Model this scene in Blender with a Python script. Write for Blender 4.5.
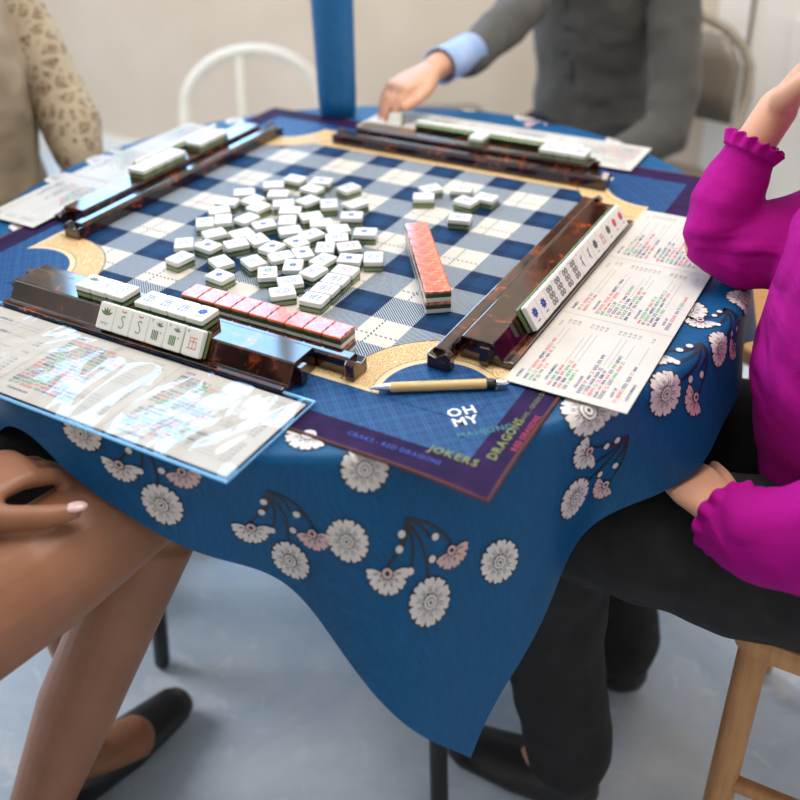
import bpy, math, random
from mathutils import Vector, Matrix
random.seed(7)
PI = math.pi
V = Vector
scene = bpy.context.scene
for o in list(bpy.data.objects): bpy.data.objects.remove(o)
COL = scene.collection

# ------------------------------------------------------------ camera, world, light
cam = bpy.data.cameras.new('camera'); camo = bpy.data.objects.new('camera', cam); COL.objects.link(camo)
cam.sensor_width = 36; cam.lens = 988.14/800*36; cam.shift_y = -116/800
right = V((0.8714, 0.4901, -0.0221)).normalized(); fwd = V((-0.4427, 0.7662, -0.4659)).normalized()
right = (right - fwd*right.dot(fwd)).normalized(); upv = right.cross(fwd)
CAMP = V((0.656, -0.973, 1.278))
camo.matrix_world = Matrix(((right.x, upv.x, -fwd.x, CAMP.x), (right.y, upv.y, -fwd.y, CAMP.y), (right.z, upv.z, -fwd.z, CAMP.z), (0, 0, 0, 1)))
cam.dof.use_dof = True; cam.dof.focus_distance = 1.06; cam.dof.aperture_fstop = 2.8; cam.clip_start = 0.02
scene.camera = camo
w = bpy.data.worlds.new('World'); scene.world = w; w.use_nodes = True
bg = w.node_tree.nodes['Background']; bg.inputs[0].default_value = (0.72, 0.82, 1.0, 1); bg.inputs[1].default_value = .2

def area(name, loc, target, sx, sy, power, color):
    l = bpy.data.lights.new(name, 'AREA'); l.shape = 'RECTANGLE'; l.size = sx; l.size_y = sy; l.energy = power; l.color = color
    o = bpy.data.objects.new(name, l); COL.objects.link(o); o.location = loc
    o.rotation_euler = (V(target)-V(loc)).to_track_quat('-Z', 'Y').to_euler(); return o
area('daylight_window_back', (-1.55, 1.62, 1.95), (-1.55, 0, 1.3), 1.7, 1.4, 44, (0.34, 0.64, 1.0))
area('daylight_window_left', (-2.95, -0.6, 1.9), (0, -0.6, 1.1), 1.8, 1.4, 60, (0.92, 0.96, 1.0))
area('added_overhead_fill', (0.3, 0.3, 2.55), (0.3, 0.3, 0), 1.2, 1.2, 31, (1.0, 0.92, 0.82))  # added overhead fill, softens the light and warms it against the blue window
vs = scene.view_settings; vs.view_transform = 'Standard'; vs.look = 'None'; vs.gamma = 1; vs.use_curve_mapping = False; vs.exposure = 0.45

# ------------------------------------------------------------ node helpers
class N:
    def __init__(s, t, sock): s.t = t; s.s = sock
    def _m(s, op, *a):
        n = s.t.nodes.new('ShaderNodeMath'); n.operation = op
        for i, v in enumerate((s,)+a):
            if isinstance(v, N): s.t.links.new(v.s, n.inputs[i])
            else: n.inputs[i].default_value = v
        return N(s.t, n.outputs[0])
    def __add__(s, o): return s._m('ADD', o)
    def __sub__(s, o): return s._m('SUBTRACT', o)
    def __mul__(s, o): return s._m('MULTIPLY', o)
    def __truediv__(s, o): return s._m('DIVIDE', o)
    def lt(s, o): return s._m('LESS_THAN', o)
    def gt(s, o): return s._m('GREATER_THAN', o)
    def abs(s): return s._m('ABSOLUTE')
    def frac(s): return s._m('FRACT')
    def max(s, o): return s._m('MAXIMUM', o)
    def min(s, o): return s._m('MINIMUM', o)
    def sqrt(s): return s._m('SQRT')
    def pw(s, o): return s._m('POWER', o)
    def sin(s): return s._m('SINE')
def newmat(name, rough=.5, color=(.8, .8, .8), metal=0, spec=None, coat=0, sheen=0, trans=0, ior=None, alpha=None, sss=0):
    m = bpy.data.materials.new(name); m.use_nodes = True; b = m.node_tree.nodes['Principled BSDF']
    b.inputs['Base Color'].default_value = (*color, 1); b.inputs['Roughness'].default_value = rough; b.inputs['Metallic'].default_value = metal
    if spec is not None: b.inputs['Specular IOR Level'].default_value = spec
    b.inputs['Coat Weight'].default_value = coat; b.inputs['Coat Roughness'].default_value = .05
    b.inputs['Sheen Weight'].default_value = sheen
    b.inputs['Transmission Weight'].default_value = trans
    if ior: b.inputs['IOR'].default_value = ior
    if alpha is not None: b.inputs['Alpha'].default_value = alpha
    if sss: b.inputs['Subsurface Weight'].default_value = sss; b.inputs['Subsurface Radius'].default_value = (.01, .004, .002); b.inputs['Subsurface Scale'].default_value = 1
    return m
def coords(m, kind='Object'):
    t = m.node_tree; tc = t.nodes.new('ShaderNodeTexCoord'); sp = t.nodes.new('ShaderNodeSeparateXYZ'); t.links.new(tc.outputs[kind], sp.inputs[0])
    return N(t, tc.outputs[kind]), N(t, sp.outputs[0]), N(t, sp.outputs[1]), N(t, sp.outputs[2])
def noise(m, vec, scale, detail=3, rough=.5, dist=0, sc=None):
    t = m.node_tree
    if sc:
        mp = t.nodes.new('ShaderNodeMapping'); mp.inputs['Scale'].default_value = sc; t.links.new(vec.s, mp.inputs[0]); vec = N(t, mp.outputs[0])
    n = t.nodes.new('ShaderNodeTexNoise'); n.inputs['Scale'].default_value = scale; n.inputs['Detail'].default_value = detail
    n.inputs['Roughness'].default_value = rough; n.inputs['Distortion'].default_value = dist; t.links.new(vec.s, n.inputs['Vector']); return N(t, n.outputs[0])
def voro(m, vec, scale, feat='F1', out='Distance'):
    t = m.node_tree; n = t.nodes.new('ShaderNodeTexVoronoi'); n.feature = feat; n.inputs['Scale'].default_value = scale; t.links.new(vec.s, n.inputs['Vector']); return N(t, n.outputs[out])
def mix(m, fac, a, b):
    t = m.node_tree; n = t.nodes.new('ShaderNodeMix'); n.data_type = 'RGBA'
    if isinstance(fac, N): t.links.new(fac.s, n.inputs[0])
    else: n.inputs[0].default_value = fac
    for i, v in ((6, a), (7, b)):
        if isinstance(v, N): t.links.new(v.s, n.inputs[i])
        else: n.inputs[i].default_value = (*v, 1)
    return N(t, n.outputs[2])
def ramp(m, fac, stops):
    t = m.node_tree; n = t.nodes.new('ShaderNodeValToRGB'); t.links.new(fac.s, n.inputs[0]); e = n.color_ramp.elements
    while len(e) < len(stops): e.new(.5)
    for i, (p, c) in enumerate(stops): e[i].position = p; e[i].color = (*c, 1)
    return N(t, n.outputs[0])
def setc(m, n, name='Base Color'): m.node_tree.links.new(n.s, m.node_tree.nodes['Principled BSDF'].inputs[name])
def bump(m, h, dist=.001, strength=.5):
    t = m.node_tree; b = t.nodes.new('ShaderNodeBump'); b.inputs['Distance'].default_value = dist; b.inputs['Strength'].default_value = strength
    t.links.new(h.s, b.inputs['Height']); t.links.new(b.outputs[0], t.nodes['Principled BSDF'].inputs['Normal'])
def noisy(name, c1, c2, scale, rough=.5, bmp=0, sc=None, **k):
    m = newmat(name, rough, c1, **k); v = coords(m)[0]; n = noise(m, v, scale, 4, sc=sc); setc(m, ramp(m, n, [(.35, c1), (.65, c2)]))
    if bmp: bump(m, n, bmp, .6)
    return m

M = {}
M['wall'] = noisy('wall_paint', (.62, .51, .40), (.68, .57, .46), 3, .8)
M['white_paint'] = noisy('white_paint', (.80, .78, .73), (.84, .82, .78), 2, .5)
M['ceiling'] = noisy('ceiling_paint', (.75, .74, .72), (.8, .79, .77), 3, .9)
m = newmat('worn_blue_floor', .55); v, x, y, z = coords(m)
n1 = noise(m, v, 3.2, 6, .62, .8); n2 = noise(m, v, 14, 4, .6, 1.5)
c = ramp(m, n1, [(.30, (.40, .51, .66)), (.46, (.54, .64, .76)), (.60, (.66, .74, .83)), (.75, (.78, .83, .89))])
c = mix(m, ramp(m, n2, [(.60, (0, 0, 0)), (.66, (1, 1, 1))])*.45, c, (.80, .85, .90)); setc(m, c); M['floor'] = m
# satin tablecloth
m = newmat('blue_satin', .45, (.005, .1, .28), spec=.25); v, x, y, z = coords(m)
n1 = noise(m, v, 60, 3, .6, 0, (1, 14, 1)); n2 = noise(m, v, 9, 3)
setc(m, mix(m, ramp(m, n1, [(.35, (0, 0, 0)), (.7, (1, 1, 1))])*.5, (.0004, .066, .19), (.001, .125, .32)))
bump(m, n1*.3+n2, .0016, .5); M['cloth'] = m
M['petal'] = noisy('petal_print', (.62, .58, .58), (.72, .69, .68), 300, .55)
M['petal_pink'] = noisy('pink_petal_print', (.60, .38, .40), (.68, .5, .5), 300, .55)
M['ink'] = newmat('dark_navy_print', .5, (.008, .012, .03))
# mat
m = newmat('plaid_print', .6, spec=.15); v, x, y, z = coords(m)
fx = ((x-.23)/.1+20.5).frac(); fy = ((y+.145)/.1+20.5).frac()
dx = (fx-.5).abs().lt(.245); dy = (fy-.5).abs().lt(.245)
tw = (((x+y)/.0036+400).frac()).lt(.5)
tw2 = (((x-y)/.0036+400).frac()).lt(.5)
hatch = mix(m, dx, tw, tw2)
one = (dx+dy).min(1.0); both = dx*dy
sub = ((fx-.5).abs().lt(.10))*.5+((fy-.5).abs().lt(.10))*.5
navy = mix(m, sub, (.002, .014, .055), (.003, .036, .115))
mixc = mix(m, hatch, (.40, .43, .46), (.025, .06, .12))
white = mix(m, noise(m, v, 6, 2), (.56, .52, .46), (.64, .60, .54))
ln = ((fx-.93).abs().lt(.012)).max((fy-.93).abs().lt(.012))*((((x+y)/.006)+100).frac().lt(.5))
white = mix(m, ln, white, (.06, .08, .13))
c = mix(m, one, white, mixc); c = mix(m, both, c, navy); setc(m, c); bump(m, noise(m, v, 900, 2), .0003, .3); M['plaid'] = m
m = newmat('blue_lattice_print', .5, spec=.3); v, x, y, z = coords(m)
a = (((x+y)/.034+50).frac()-.5).abs(); b = (((x-y)/.034+50).frac()-.5).abs()
l1 = (a-.06).abs().lt(.018).max((b-.06).abs().lt(.018)).max((a-.40).abs().lt(.012)).max((b-.40).abs().lt(.012))
setc(m, mix(m, l1*.75, (.001, .036, .15), (.004, .13, .31))); M['lattice'] = m
m = newmat('gold_scale_print', .6, spec=.2); v, x, y, z = coords(m)
d = voro(m, v, 330, 'DISTANCE_TO_EDGE'); setc(m, mix(m, d.lt(.10), (.52, .30, .10), (.70, .58, .36))); M['gold'] = m
M['cream_line'] = newmat('cream_border_print', .5, (.66, .50, .28))
M['brown_line'] = newmat('brown_line_print', .5, (.13, .06, .03))
M['purple'] = noisy('purple_border_print', (.018, .008, .045), (.028, .012, .065), 40, .65, spec=.08)
M['binding'] = noisy('maroon_stitched_edge', (.05, .006, .008), (.09, .012, .012), 700, .7)
M['txt_white'] = newmat('white_print', .5, (.75, .75, .78))
M['txt_teal'] = newmat('teal_print', .5, (.02, .15, .18))
M['txt_green'] = newmat('lime_print', .5, (.16, .19, .04))
M['txt_pink'] = newmat('crimson_print', .5, (.35, .01, .05))
M['txt_blue'] = newmat('royal_blue_print', .5, (.01, .06, .45))
# tortoiseshell
m = newmat('tortoiseshell_acrylic', .07, coat=.9); v, x, y, z = coords(m)
n1 = noise(m, v, 38, 4, .6, 1.2); n2 = noise(m, v, 120, 2)
setc(m, ramp(m, n1+(n2-.5)*.12, [(.44, (.008, .003, .003)), (.55, (.030, .007, .004)), (.64, (.13, .022, .005)), (.72, (.36, .07, .010)), (.80, (.55, .17, .03))])); M['tortoise'] = m
# tiles
M['ivory'] = newmat('white_tile_resin', .30, (.72, .73, .70), spec=.35, sss=.05)
M['tile_green'] = newmat('dark_green_tile_resin', .25, (.035, .085, .03), coat=.3)
M['tile_olive'] = newmat('olive_tile_resin', .25, (.20, .25, .11), coat=.3)
m = newmat('coral_marbled_resin', .14, spec=.5, coat=.5); v, x, y, z = coords(m)
n1 = noise(m, v, 90, 3, .5, 1); setc(m, ramp(m, n1, [(.34, (.06, .015, .04)), (.39, (.62, .11, .06)), (.55, (.76, .19, .10)), (.7, (.82, .30, .20))])); M['coral'] = m
M['m_red'] = newmat('red_engraving', .5, (.55, .05, .05)); M['m_blue'] = newmat('blue_engraving', .5, (.02, .06, .33))
M['m_green'] = newmat('green_engraving', .5, (.10, .17, .06)); M['m_black'] = newmat('dark_grey_engraving', .5, (.06, .06, .07)); M['m_faint'] = newmat('pale_blue_engraving', .6, (.10, .15, .36), spec=.1)
# cards
M['card'] = noisy('card_paper', (.55, .53, .50), (.60, .58, .545), 20, .55)
M['card_dim'] = newmat('card_grey_rule', .5, (.45, .44, .42))
M['c_red'] = newmat('card_red_ink', .5, (.62, .07, .10)); M['c_green'] = newmat('card_green_ink', .5, (.04, .36, .14)); M['c_blue'] = newmat('card_navy_ink', .5, (.03, .04, .16)); M['c_grey'] = newmat('card_grey_ink', .5, (.22, .21, .21))
m = newmat('clear_plastic_sleeve', .06, (.9, .95, 1.0), ior=1.45)
t = m.node_tree; out = t.nodes['Material Output']; tr = t.nodes.new('ShaderNodeBsdfTransparent'); gl = t.nodes.new('ShaderNodeBsdfGlossy'); gl.inputs['Roughness'].default_value = .035
v, x, y, z = coords(m); nn = noise(m, v, 8, 2, .45, .8, (1, .6, 1)); bn = t.nodes.new('ShaderNodeBump'); bn.inputs['Distance'].default_value = .030; bn.inputs['Strength'].default_value = .8
t.links.new(nn.s, bn.inputs['Height']); t.links.new(bn.outputs[0], gl.inputs['Normal'])
fr = t.nodes.new('ShaderNodeFresnel'); fr.inputs[0].default_value = 1.6; t.links.new(bn.outputs[0], fr.inputs['Normal'])
ms = t.nodes.new('ShaderNodeMixShader'); t.links.new((N(t, fr.outputs[0])*.9).min(.5).s, ms.inputs[0]); t.links.new(tr.outputs[0], ms.inputs[1]); t.links.new(gl.outputs[0], ms.inputs[2]); t.links.new(ms.outputs[0], out.inputs[0]); M['plastic'] = m
M['glintrim'] = newmat('blue_glint_plastic_rim', .15, (.16, .42, .72), coat=.4)  # blue glint along the sleeve edge, put into the rim colour
M['bottle'] = noisy('blue_powder_coat', (.001, .11, .31), (.002, .13, .35), 90, .45)
M['bamboo'] = noisy('bamboo', (.62, .42, .17), (.70, .50, .23), 60, .45, sc=(1, 12, 12))
M['chrome'] = newmat('chrome', .18, (.75, .76, .78), metal=1)
M['black_metal'] = newmat('black_plastic', .4, (.01, .01, .012))
# people
m = newmat('skin', .48, (.62, .36, .24), sss=.15); v, x, y, z = coords(m)
setc(m, mix(m, noise(m, v, 14, 3), (.56, .27, .17), (.68, .40, .27))); bump(m, noise(m, v, 260, 3), .0004, .35); M['skin'] = m
m = newmat('tan_skin_underlit', .45, sss=.1); v, x, y, z = coords(m)
setc(m, mix(m, noise(m, v, 14, 3), (.22, .085, .042), (.35, .155, .08))); bump(m, noise(m, v, 260, 3), .0005, .4); M['tan'] = m  # tan tone deepened so the colour carries the underlit look of the leg
M['nail'] = newmat('pale_pink_nail_polish', .15, (.75, .50, .50), coat=.5)
M['grey_knit'] = noisy('grey_knit', (.060, .058, .055), (.085, .082, .078), 500, .9, .0006, sheen=.15)
M['shirt_blue'] = noisy('light_blue_cotton', (.25, .38, .66), (.36, .48, .74), 25, .8, .001)
m = newmat('magenta_knit', .85, spec=.15); v, x, y, z = coords(m); n1 = noise(m, v, 420, 2); n2 = noise(m, v, 9, 2, .4, .8, (1, 1, 2.0))
setc(m, mix(m, n1, (.30, .0015, .17), (.42, .003, .26))); bump(m, n2+n1*.03, .020, .7); M['magenta'] = m
M['beige'] = noisy('beige_knit', (.30, .24, .165), (.36, .295, .21), 12, .9, .001)
m = newmat('crochet_lace', .9); v, x, y, z = coords(m); d = voro(m, v, 42, 'DISTANCE_TO_EDGE'); d2 = voro(m, v, 120, 'DISTANCE_TO_EDGE')
setc(m, mix(m, d.lt(.13), mix(m, d2.lt(.12), (.17, .105, .06), (.42, .34, .23)), (.46, .38, .27))); bump(m, d, .004, .6); M['lace'] = m
M['black_cloth'] = noisy('black_cotton', (.006, .006, .008), (.012, .012, .014), 40, .9)
M['hair_brown'] = noisy('brown_hair', (.05, .025, .012), (.10, .05, .025), 60, .5, .003, sc=(1, 1, .1)); M['hair_grey'] = noisy('grey_hair', (.25, .24, .22), (.4, .38, .36), 60, .5, .003, sc=(1, 1, .1))
M['eye'] = newmat('eye', .1, (.05, .03, .02)); M['lip'] = newmat('lips', .4, (.45, .12, .12))
# furniture
M['taupe_metal'] = newmat('taupe_enamelled_metal', .35, (.30, .26, .20)); M['taupe_panel'] = newmat('taupe_panel', .45, (.22, .185, .145))
M['chair_white'] = newmat('white_lacquered_wood', .4, (.72, .69, .62)); M['wood'] = noisy('orange_brown_wood', (.40, .19, .07), (.50, .26, .10), 18, .5, sc=(1, 8, 1)); M['dark_wood'] = noisy('dark_brown_wood', (.08, .05, .035), (.12, .08, .055), 18, .5, sc=(1, 8, 1))
M['tabletop'] = newmat('table_laminate', .5, (.5, .48, .44)); M['glass'] = newmat('window_glass', .02, (1, 1, 1), trans=1, ior=1.05); M['panelw'] = newmat('added_panel_white', .5, (.9, .88, .84))

# ------------------------------------------------------------ mesh builder
class MB:
    def __init__(s): s.v = []; s.f = []; s.m = []; s.mats = []
    def mi(s, m):
        if m not in s.mats: s.mats.append(m)
        return s.mats.index(m)
    def add(s, vs, fs, mat):
        b = len(s.v); s.v += [tuple(p) for p in vs]; k = s.mi(mat)
        for f in fs: s.f.append(tuple(i+b for i in f)); s.m.append(k)
    def poly(s, pts, mat): s.add(pts, [tuple(range(len(pts)))], mat)
    def box(s, c, size, mat, rot=None):
        hx, hy, hz = size[0]/2, size[1]/2, size[2]/2; P = []
        for sx, sy, sz in ((-1, -1, -1), (1, -1, -1), (1, 1, -1), (-1, 1, -1), (-1, -1, 1), (1, -1, 1), (1, 1, 1), (-1, 1, 1)):
            p = V((sx*hx, sy*hy, sz*hz));
            if rot: p = rot @ p
            P.append(p+V(c))
        s.add(P, [(0, 3, 2, 1), (4, 5, 6, 7), (0, 1, 5, 4), (1, 2, 6, 5), (2, 3, 7, 6), (3, 0, 4, 7)], mat)
    def prism(s, prof, y0, y1, mat):   # prof: (x,z) list counter-clockwise seen from -y
        n = len(prof); P = [(a, y0, b) for a, b in prof]+[(a, y1, b) for a, b in prof]
        s.add(P, [tuple(range(n)), tuple(range(2*n-1, n-1, -1))]+[(i, i+n, (i+1) % n+n, (i+1) % n) for i in range(n)], mat)
    def slab(s, w, l, z0, z1, r, ib, it, mat, seg=4, cx=0, cy=0):     # rounded rectangle slab with bevelled bottom/top
        def ring(ins, z):
            P = []; rr = max(r-ins, .0004)
            for q, (sx, sy) in enumerate(((1, 1), (-1, 1), (-1, -1), (1, -1))):
                for k in range(seg+1):
                    a = PI/2*q+PI/2*k/seg; P.append((cx+sx*(w/2-r)+rr*math.cos(a), cy+sy*(l/2-r)+rr*math.sin(a), z))
            return P
        rings = []
        if ib: rings += [ring(ib, z0), ring(ib*.3, z0+ib*.3), ring(0, z0+ib)]
        else: rings += [ring(0, z0)]
        if it: rings += [ring(0, z1-it), ring(it*.3, z1-it*.3), ring(it, z1)]
        else: rings += [ring(0, z1)]
        n = 4*(seg+1); P = [p for R in rings for p in R]; F = [tuple(range(n-1, -1, -1)), tuple(range(len(P)-n, len(P)))]
        for j in range(len(rings)-1):
            for i in range(n): F.append((j*n+i, j*n+(i+1) % n, (j+1)*n+(i+1) % n, (j+1)*n+i))
        s.add(P, F, mat)
    def loft(s, pts, rad, mat, seg=16, up=(0, 0, 1), cap=True, closed=False):   # tube through pts, rad: r or (ra,rb): ra along side, rb along up
        pts = [V(p) for p in pts]; n = len(pts); P = []; U = V(up)
        for i, p in enumerate(pts):
            if closed: t = pts[(i+1) % n]-pts[i-1]
            else: t = pts[min(i+1, n-1)]-pts[max(i-1, 0)]
            t.normalize(); sd = t.cross(U)
            if sd.length < 1e-4: sd = t.cross(V((1, 0, 0)) if abs(t.x) < .9 else V((0, 1, 0)))
            sd.normalize(); u = sd.cross(t).normalized(); r = rad[i] if isinstance(rad, (list, tuple)) and not (isinstance(rad, tuple) and len(rad) == 2) else rad
            ra, rb = r if isinstance(r, (tuple, list)) else (r, r)
            for k in range(seg):
                a = 2*PI*k/seg; P.append(p+sd*ra*math.cos(a)+u*rb*math.sin(a))
        F = []
        for i in range(n if closed else n-1):
            j = (i+1) % n
            for k in range(seg): F.append((i*seg+k, i*seg+(k+1) % seg, j*seg+(k+1) % seg, j*seg+k))
        if cap and not closed:
            for i, sg in ((0, -1), (n-1, 1)):   # domed caps
                t = (pts[min(i+1, n-1)]-pts[max(i-1, 0)]).normalized()*sg; r = rad[i] if isinstance(rad, (list, tuple)) and not (isinstance(rad, tuple) and len(rad) == 2) else rad
                rr = min(r) if isinstance(r, (tuple, list)) else r; base = i*seg; prev = [base+k for k in range(seg)]
                c = pts[i]
                for ph in (.5, .85):
                    new = []
                    for k in range(seg):
                        q = V(P[base+k]); P.append(c+(q-c)*math.cos(ph*PI/2)+t*rr*math.sin(ph*PI/2)); new.append(len(P)-1)
                    for k in range(seg): F.append((prev[k], prev[(k+1) % seg], new[(k+1) % seg], new[k])[::sg])
                    prev = new
                F.append(tuple(prev)[::sg])
        s.add(P, F, mat)
    def ball(s, c, r, mat, seg=16, rings=10, rot=None):
        r = (r, r, r) if not isinstance(r, (tuple, list)) else r; P = []; F = []
        for i in range(rings+1):
            a = PI*i/rings
            for k in range(seg):
                b = 2*PI*k/seg; q = V((r[0]*math.sin(a)*math.cos(b), r[1]*math.sin(a)*math.sin(b), r[2]*math.cos(a)))
                if rot: q = rot @ q
                P.append(V(c)+q)
        for i in range(rings):
            for k in range(seg): F.append((i*seg+k, (i+1)*seg+k, (i+1)*seg+(k+1) % seg, i*seg+(k+1) % seg))
        s.add(P, F, mat)
    def lathe(s, prof, mat, c=(0, 0, 0), seg=32):
        P = []; F = []
        for r, z in prof:
            for k in range(seg): a = 2*PI*k/seg; P.append((c[0]+r*math.cos(a), c[1]+r*math.sin(a), c[2]+z))
        for i in range(len(prof)-1):
            for k in range(seg): F.append((i*seg+k, i*seg+(k+1) % seg, (i+1)*seg+(k+1) % seg, (i+1)*seg+k))
        s.add(P, F, mat)
    def build(s, name, parent=None, smooth=False, remesh=0, sm=0, autosmooth=None):
        me = bpy.data.meshes.new(name); me.from_pydata(s.v, [], s.f)
        for m in s.mats: me.materials.append(M[m] if isinstance(m, str) else m)
        me.polygons.foreach_set('material_index', s.m)
        if smooth: me.polygons.foreach_set('use_smooth', [True]*len(s.f))
        me.update(); o = bpy.data.objects.new(name, me); COL.objects.link(o)
        if parent: o.parent = parent
        if remesh:
            r = o.modifiers.new('remesh', 'REMESH'); r.mode = 'VOXEL'; r.voxel_size = remesh; r.use_smooth_shade = True
        if sm:
            r = o.modifiers.new('smooth', 'SMOOTH'); r.iterations = sm; r.factor = .5
        return o
def tag(o, label=None, cat=None, group=None, kind=None):
    if label: o['label'] = label
    if cat: o['category'] = cat
    if group: o['group'] = group
    if kind: o['kind'] = kind
    return o
def thing(name, loc, label, cat, rz=0, group=None):
    o = bpy.data.objects.new(name, None); COL.objects.link(o); o.location = loc; o.rotation_euler = (0, 0, rz); o.empty_display_size = .02
    return tag(o, label, cat, group)
def dup(root):
    r = root.copy(); COL.objects.link(r)
    for ch in list(root.children):
        c = ch.copy(); COL.objects.link(c); c.parent = r
        for g in ch.children:
            d = g.copy(); COL.objects.link(d); d.parent = c
    return r

# glyphs
GL = {}
def glyph(ch, bold=False):
    k = (ch, bold)
    if k in GL: return GL[k]
    cu = bpy.data.curves.new('glyph', 'FONT'); cu.body = ch; cu.size = 1; cu.resolution_u = 2
    if bold: cu.offset = .022
    ob = bpy.data.objects.new('glyph', cu); COL.objects.link(ob); dg = bpy.context.evaluated_depsgraph_get(); me = bpy.data.meshes.new_from_object(ob.evaluated_get(dg))
    vs = [tuple(v.co[:2]) for v in me.vertices]; fs = [tuple(p.vertices) for p in me.polygons]
    bpy.data.objects.remove(ob); bpy.data.curves.remove(cu); bpy.data.meshes.remove(me)
    wd = max([v[0] for v in vs], default=.25); GL[k] = (vs, fs, wd+.09); return GL[k]
def text(mb, s, org, dx, dy, size, mat, fn, bold=False, wscale=1):
    x = 0
    for ch in s:
        if ch == ' ': x += .3*size*wscale; continue
        vs, fs, adv = glyph(ch, bold)
        mb.add([fn(org[0]+dx[0]*(x+a*size*wscale)+dy[0]*b*size, org[1]+dx[1]*(x+a*size*wscale)+dy[1]*b*size) for a, b in vs], fs, mat)
        x += adv*size*wscale
    return x

# ------------------------------------------------------------ setting
TZ = .7388   # top of the cloth
def struct(name, mb): o = mb.build(name); o['kind'] = 'structure'; return o
b = MB(); b.box((-.4, -.2, -.05), (5.2, 4.6, .1), 'floor'); struct('floor', b)
def wall_with_hole(name, axis, pos, a0, a1, h0, h1, z0, z1, th=.12):
    b = MB()
    def bx(u0, u1, w0, w1):
        if axis == 'y': b.box(((u0+u1)/2, pos, (w0+w1)/2), (u1-u0, th, w1-w0), 'wall')
        else: b.box((pos, (u0+u1)/2, (w0+w1)/2), (th, u1-u0, w1-w0), 'wall')
    bx(a0, a1, 0, z0); bx(a0, a1, z1, 2.7); bx(a0, h0, z0, z1); bx(h1, a1, z0, z1); return struct(name, b)
wall_with_hole('wall_back', 'y', 1.52, -3.0, 2.2, -2.4, -.7, 1.25, 2.65)
wall_with_hole('wall_left', 'x', -2.88, -2.5, 1.8, -1.5, .3, 1.2, 2.6)
b = MB(); b.box((2.2, -.35, 1.35), (.12, 4.3, 2.7), 'white_paint'); struct('wall_right', b)
b = MB(); b.box((-.4, -.2, 2.75), (5.2, 4.6, .1), 'ceiling'); struct('ceiling', b)
b = MB(); b.box((-.4, -2.5, 1.35), (5.2, .12, 2.7), 'wall'); struct('wall_front', b)
b = MB(); b.box((-.4, 1.45, .06), (5.0, .02, .12), 'white_paint'); struct('baseboard_back', b)
def window(name, axis, pos, u0, u1, z0, z1):
    b = MB(); n = 3
    def bx(a, c, w0, w1):
        if axis == 'y': b.box(((a+c)/2, pos, (w0+w1)/2), (c-a, .05, w1-w0), 'white_paint')
        else: b.box((pos, (a+c)/2, (w0+w1)/2), (.05, c-a, w1-w0), 'white_paint')
    for k in range(n+1):
        u = u0+(u1-u0)*k/n; bx(max(u-.025, u0), min(u+.025, u1), z0, z1)
    for zz in (z0+.025, (z0+z1)/2, z1-.025): bx(u0, u1, zz-.02, zz+.02)
    o = struct(name, b); return o
window('window_1', 'y', 1.52, -2.4, -.7, 1.25, 2.65); window('window_2', 'x', -2.88, -1.5, .3, 1.2, 2.6)
b = MB(); b.box((.66, 1.445, 1.0), (.86, .035, 2.0), 'white_paint'); dr = struct('door_1', b)
for cx in (.42, .82):
    for cz, hh in ((.45, .6), (1.4, .95)):
        b = MB(); b.box((cx+.04, 1.424, cz), (.28, .012, hh), 'white_paint'); b.build('door_panel', dr)
b = MB(); b.box((.185, 1.44, 1.02), (.07, .05, 2.06), 'white_paint'); b.box((1.13, 1.44, 1.02), (.07, .05, 2.06), 'white_paint'); b.box((.66, 1.44, 2.09), (1.01, .05, .08), 'white_paint'); struct('trim_1', b)
lp = thing('added_ceiling_panel', (.3, .3, 2.7), 'added square white fill-light panel, unseen above the table', 'lamp')
b = MB(); b.box((0, 0, -.03), (1.24, 1.24, .05), 'panelw'); b.build('added_panel_box', lp)  # added panel housing for the overhead fill, out of view

# ------------------------------------------------------------ table
TC = (0, .043); TR = .51
tb = thing('round_table', (TC[0], TC[1], 0), 'round folding table hidden under the blue floral tablecloth', 'table')
b = MB(); b.lathe([(0, .716), (.5, .716), (.503, .72), (.503, .734), (.498, .7378), (0, .7378)], 'tabletop', seg=64); b.build('tabletop', tb)
for sx in (-1, 1):
    for sy in (-1, 1):
        b = MB(); b.loft([(sx*.22, sy*.20, .715), (sx*.25, sy*.24, .012)], .0125, 'black_metal', 10); b.build('leg', tb)
for sx in (-1, 1): b = MB(); b.loft([(sx*.235, -.215, .35), (sx*.235, .215, .35)], .009, 'black_metal', 8); b.build('stretcher', tb)
# tablecloth: a square laid over the round top, corner hanging towards the camera
CA = math.radians(-48); AH = .60
def cloth_xy(px, py):    # flattened plan position -> 3D point on the cloth surface
    x, y = px-TC[0], py-TC[1]; rho = math.hypot(x, y); th = math.atan2(y, x)
    R0 = TR-.012
    if rho <= R0: return V((px, py, TZ))
    s = rho-R0; q = .012*PI/2
    if s < q: a = s/.012; r = R0+.012*math.sin(a); z = TZ-.012*(1-math.cos(a))
    else:
        d = s-q
        g = math.exp(-((math.degrees(th)+97)/11)**2)
        d *= (1-.72*g)
        r = TR+d*(.10+.17*math.cos(9*(th-CA)+.6)+.06*math.cos(19*th)) ; z = TZ-.012-d*.985
    return V((TC[0]+r*math.cos(th), TC[1]+r*math.sin(th), z))
def cloth_n(px, py):
    p = cloth_xy(px, py); e = .002; a = cloth_xy(px+e, py)-p; c = cloth_xy(px, py+e)-p; return p, a.cross(c).normalized()
ca = CA+PI/4; cx_, sx_ = math.cos(ca), math.sin(ca)
b = MB(); NG = 200; P = []
for i in range(NG+1):
    for j in range(NG+1):
        s_ = -AH+2*AH*i/NG; t_ = -AH+2*AH*j/NG; P.append(cloth_xy(TC[0]+s_*cx_-t_*sx_, TC[1]+s_*sx_+t_*cx_))
b.add(P, [(i*(NG+1)+j, (i+1)*(NG+1)+j, (i+1)*(NG+1)+j+1, i*(NG+1)+j+1) for i in range(NG) for j in range(NG)], 'cloth')
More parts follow.
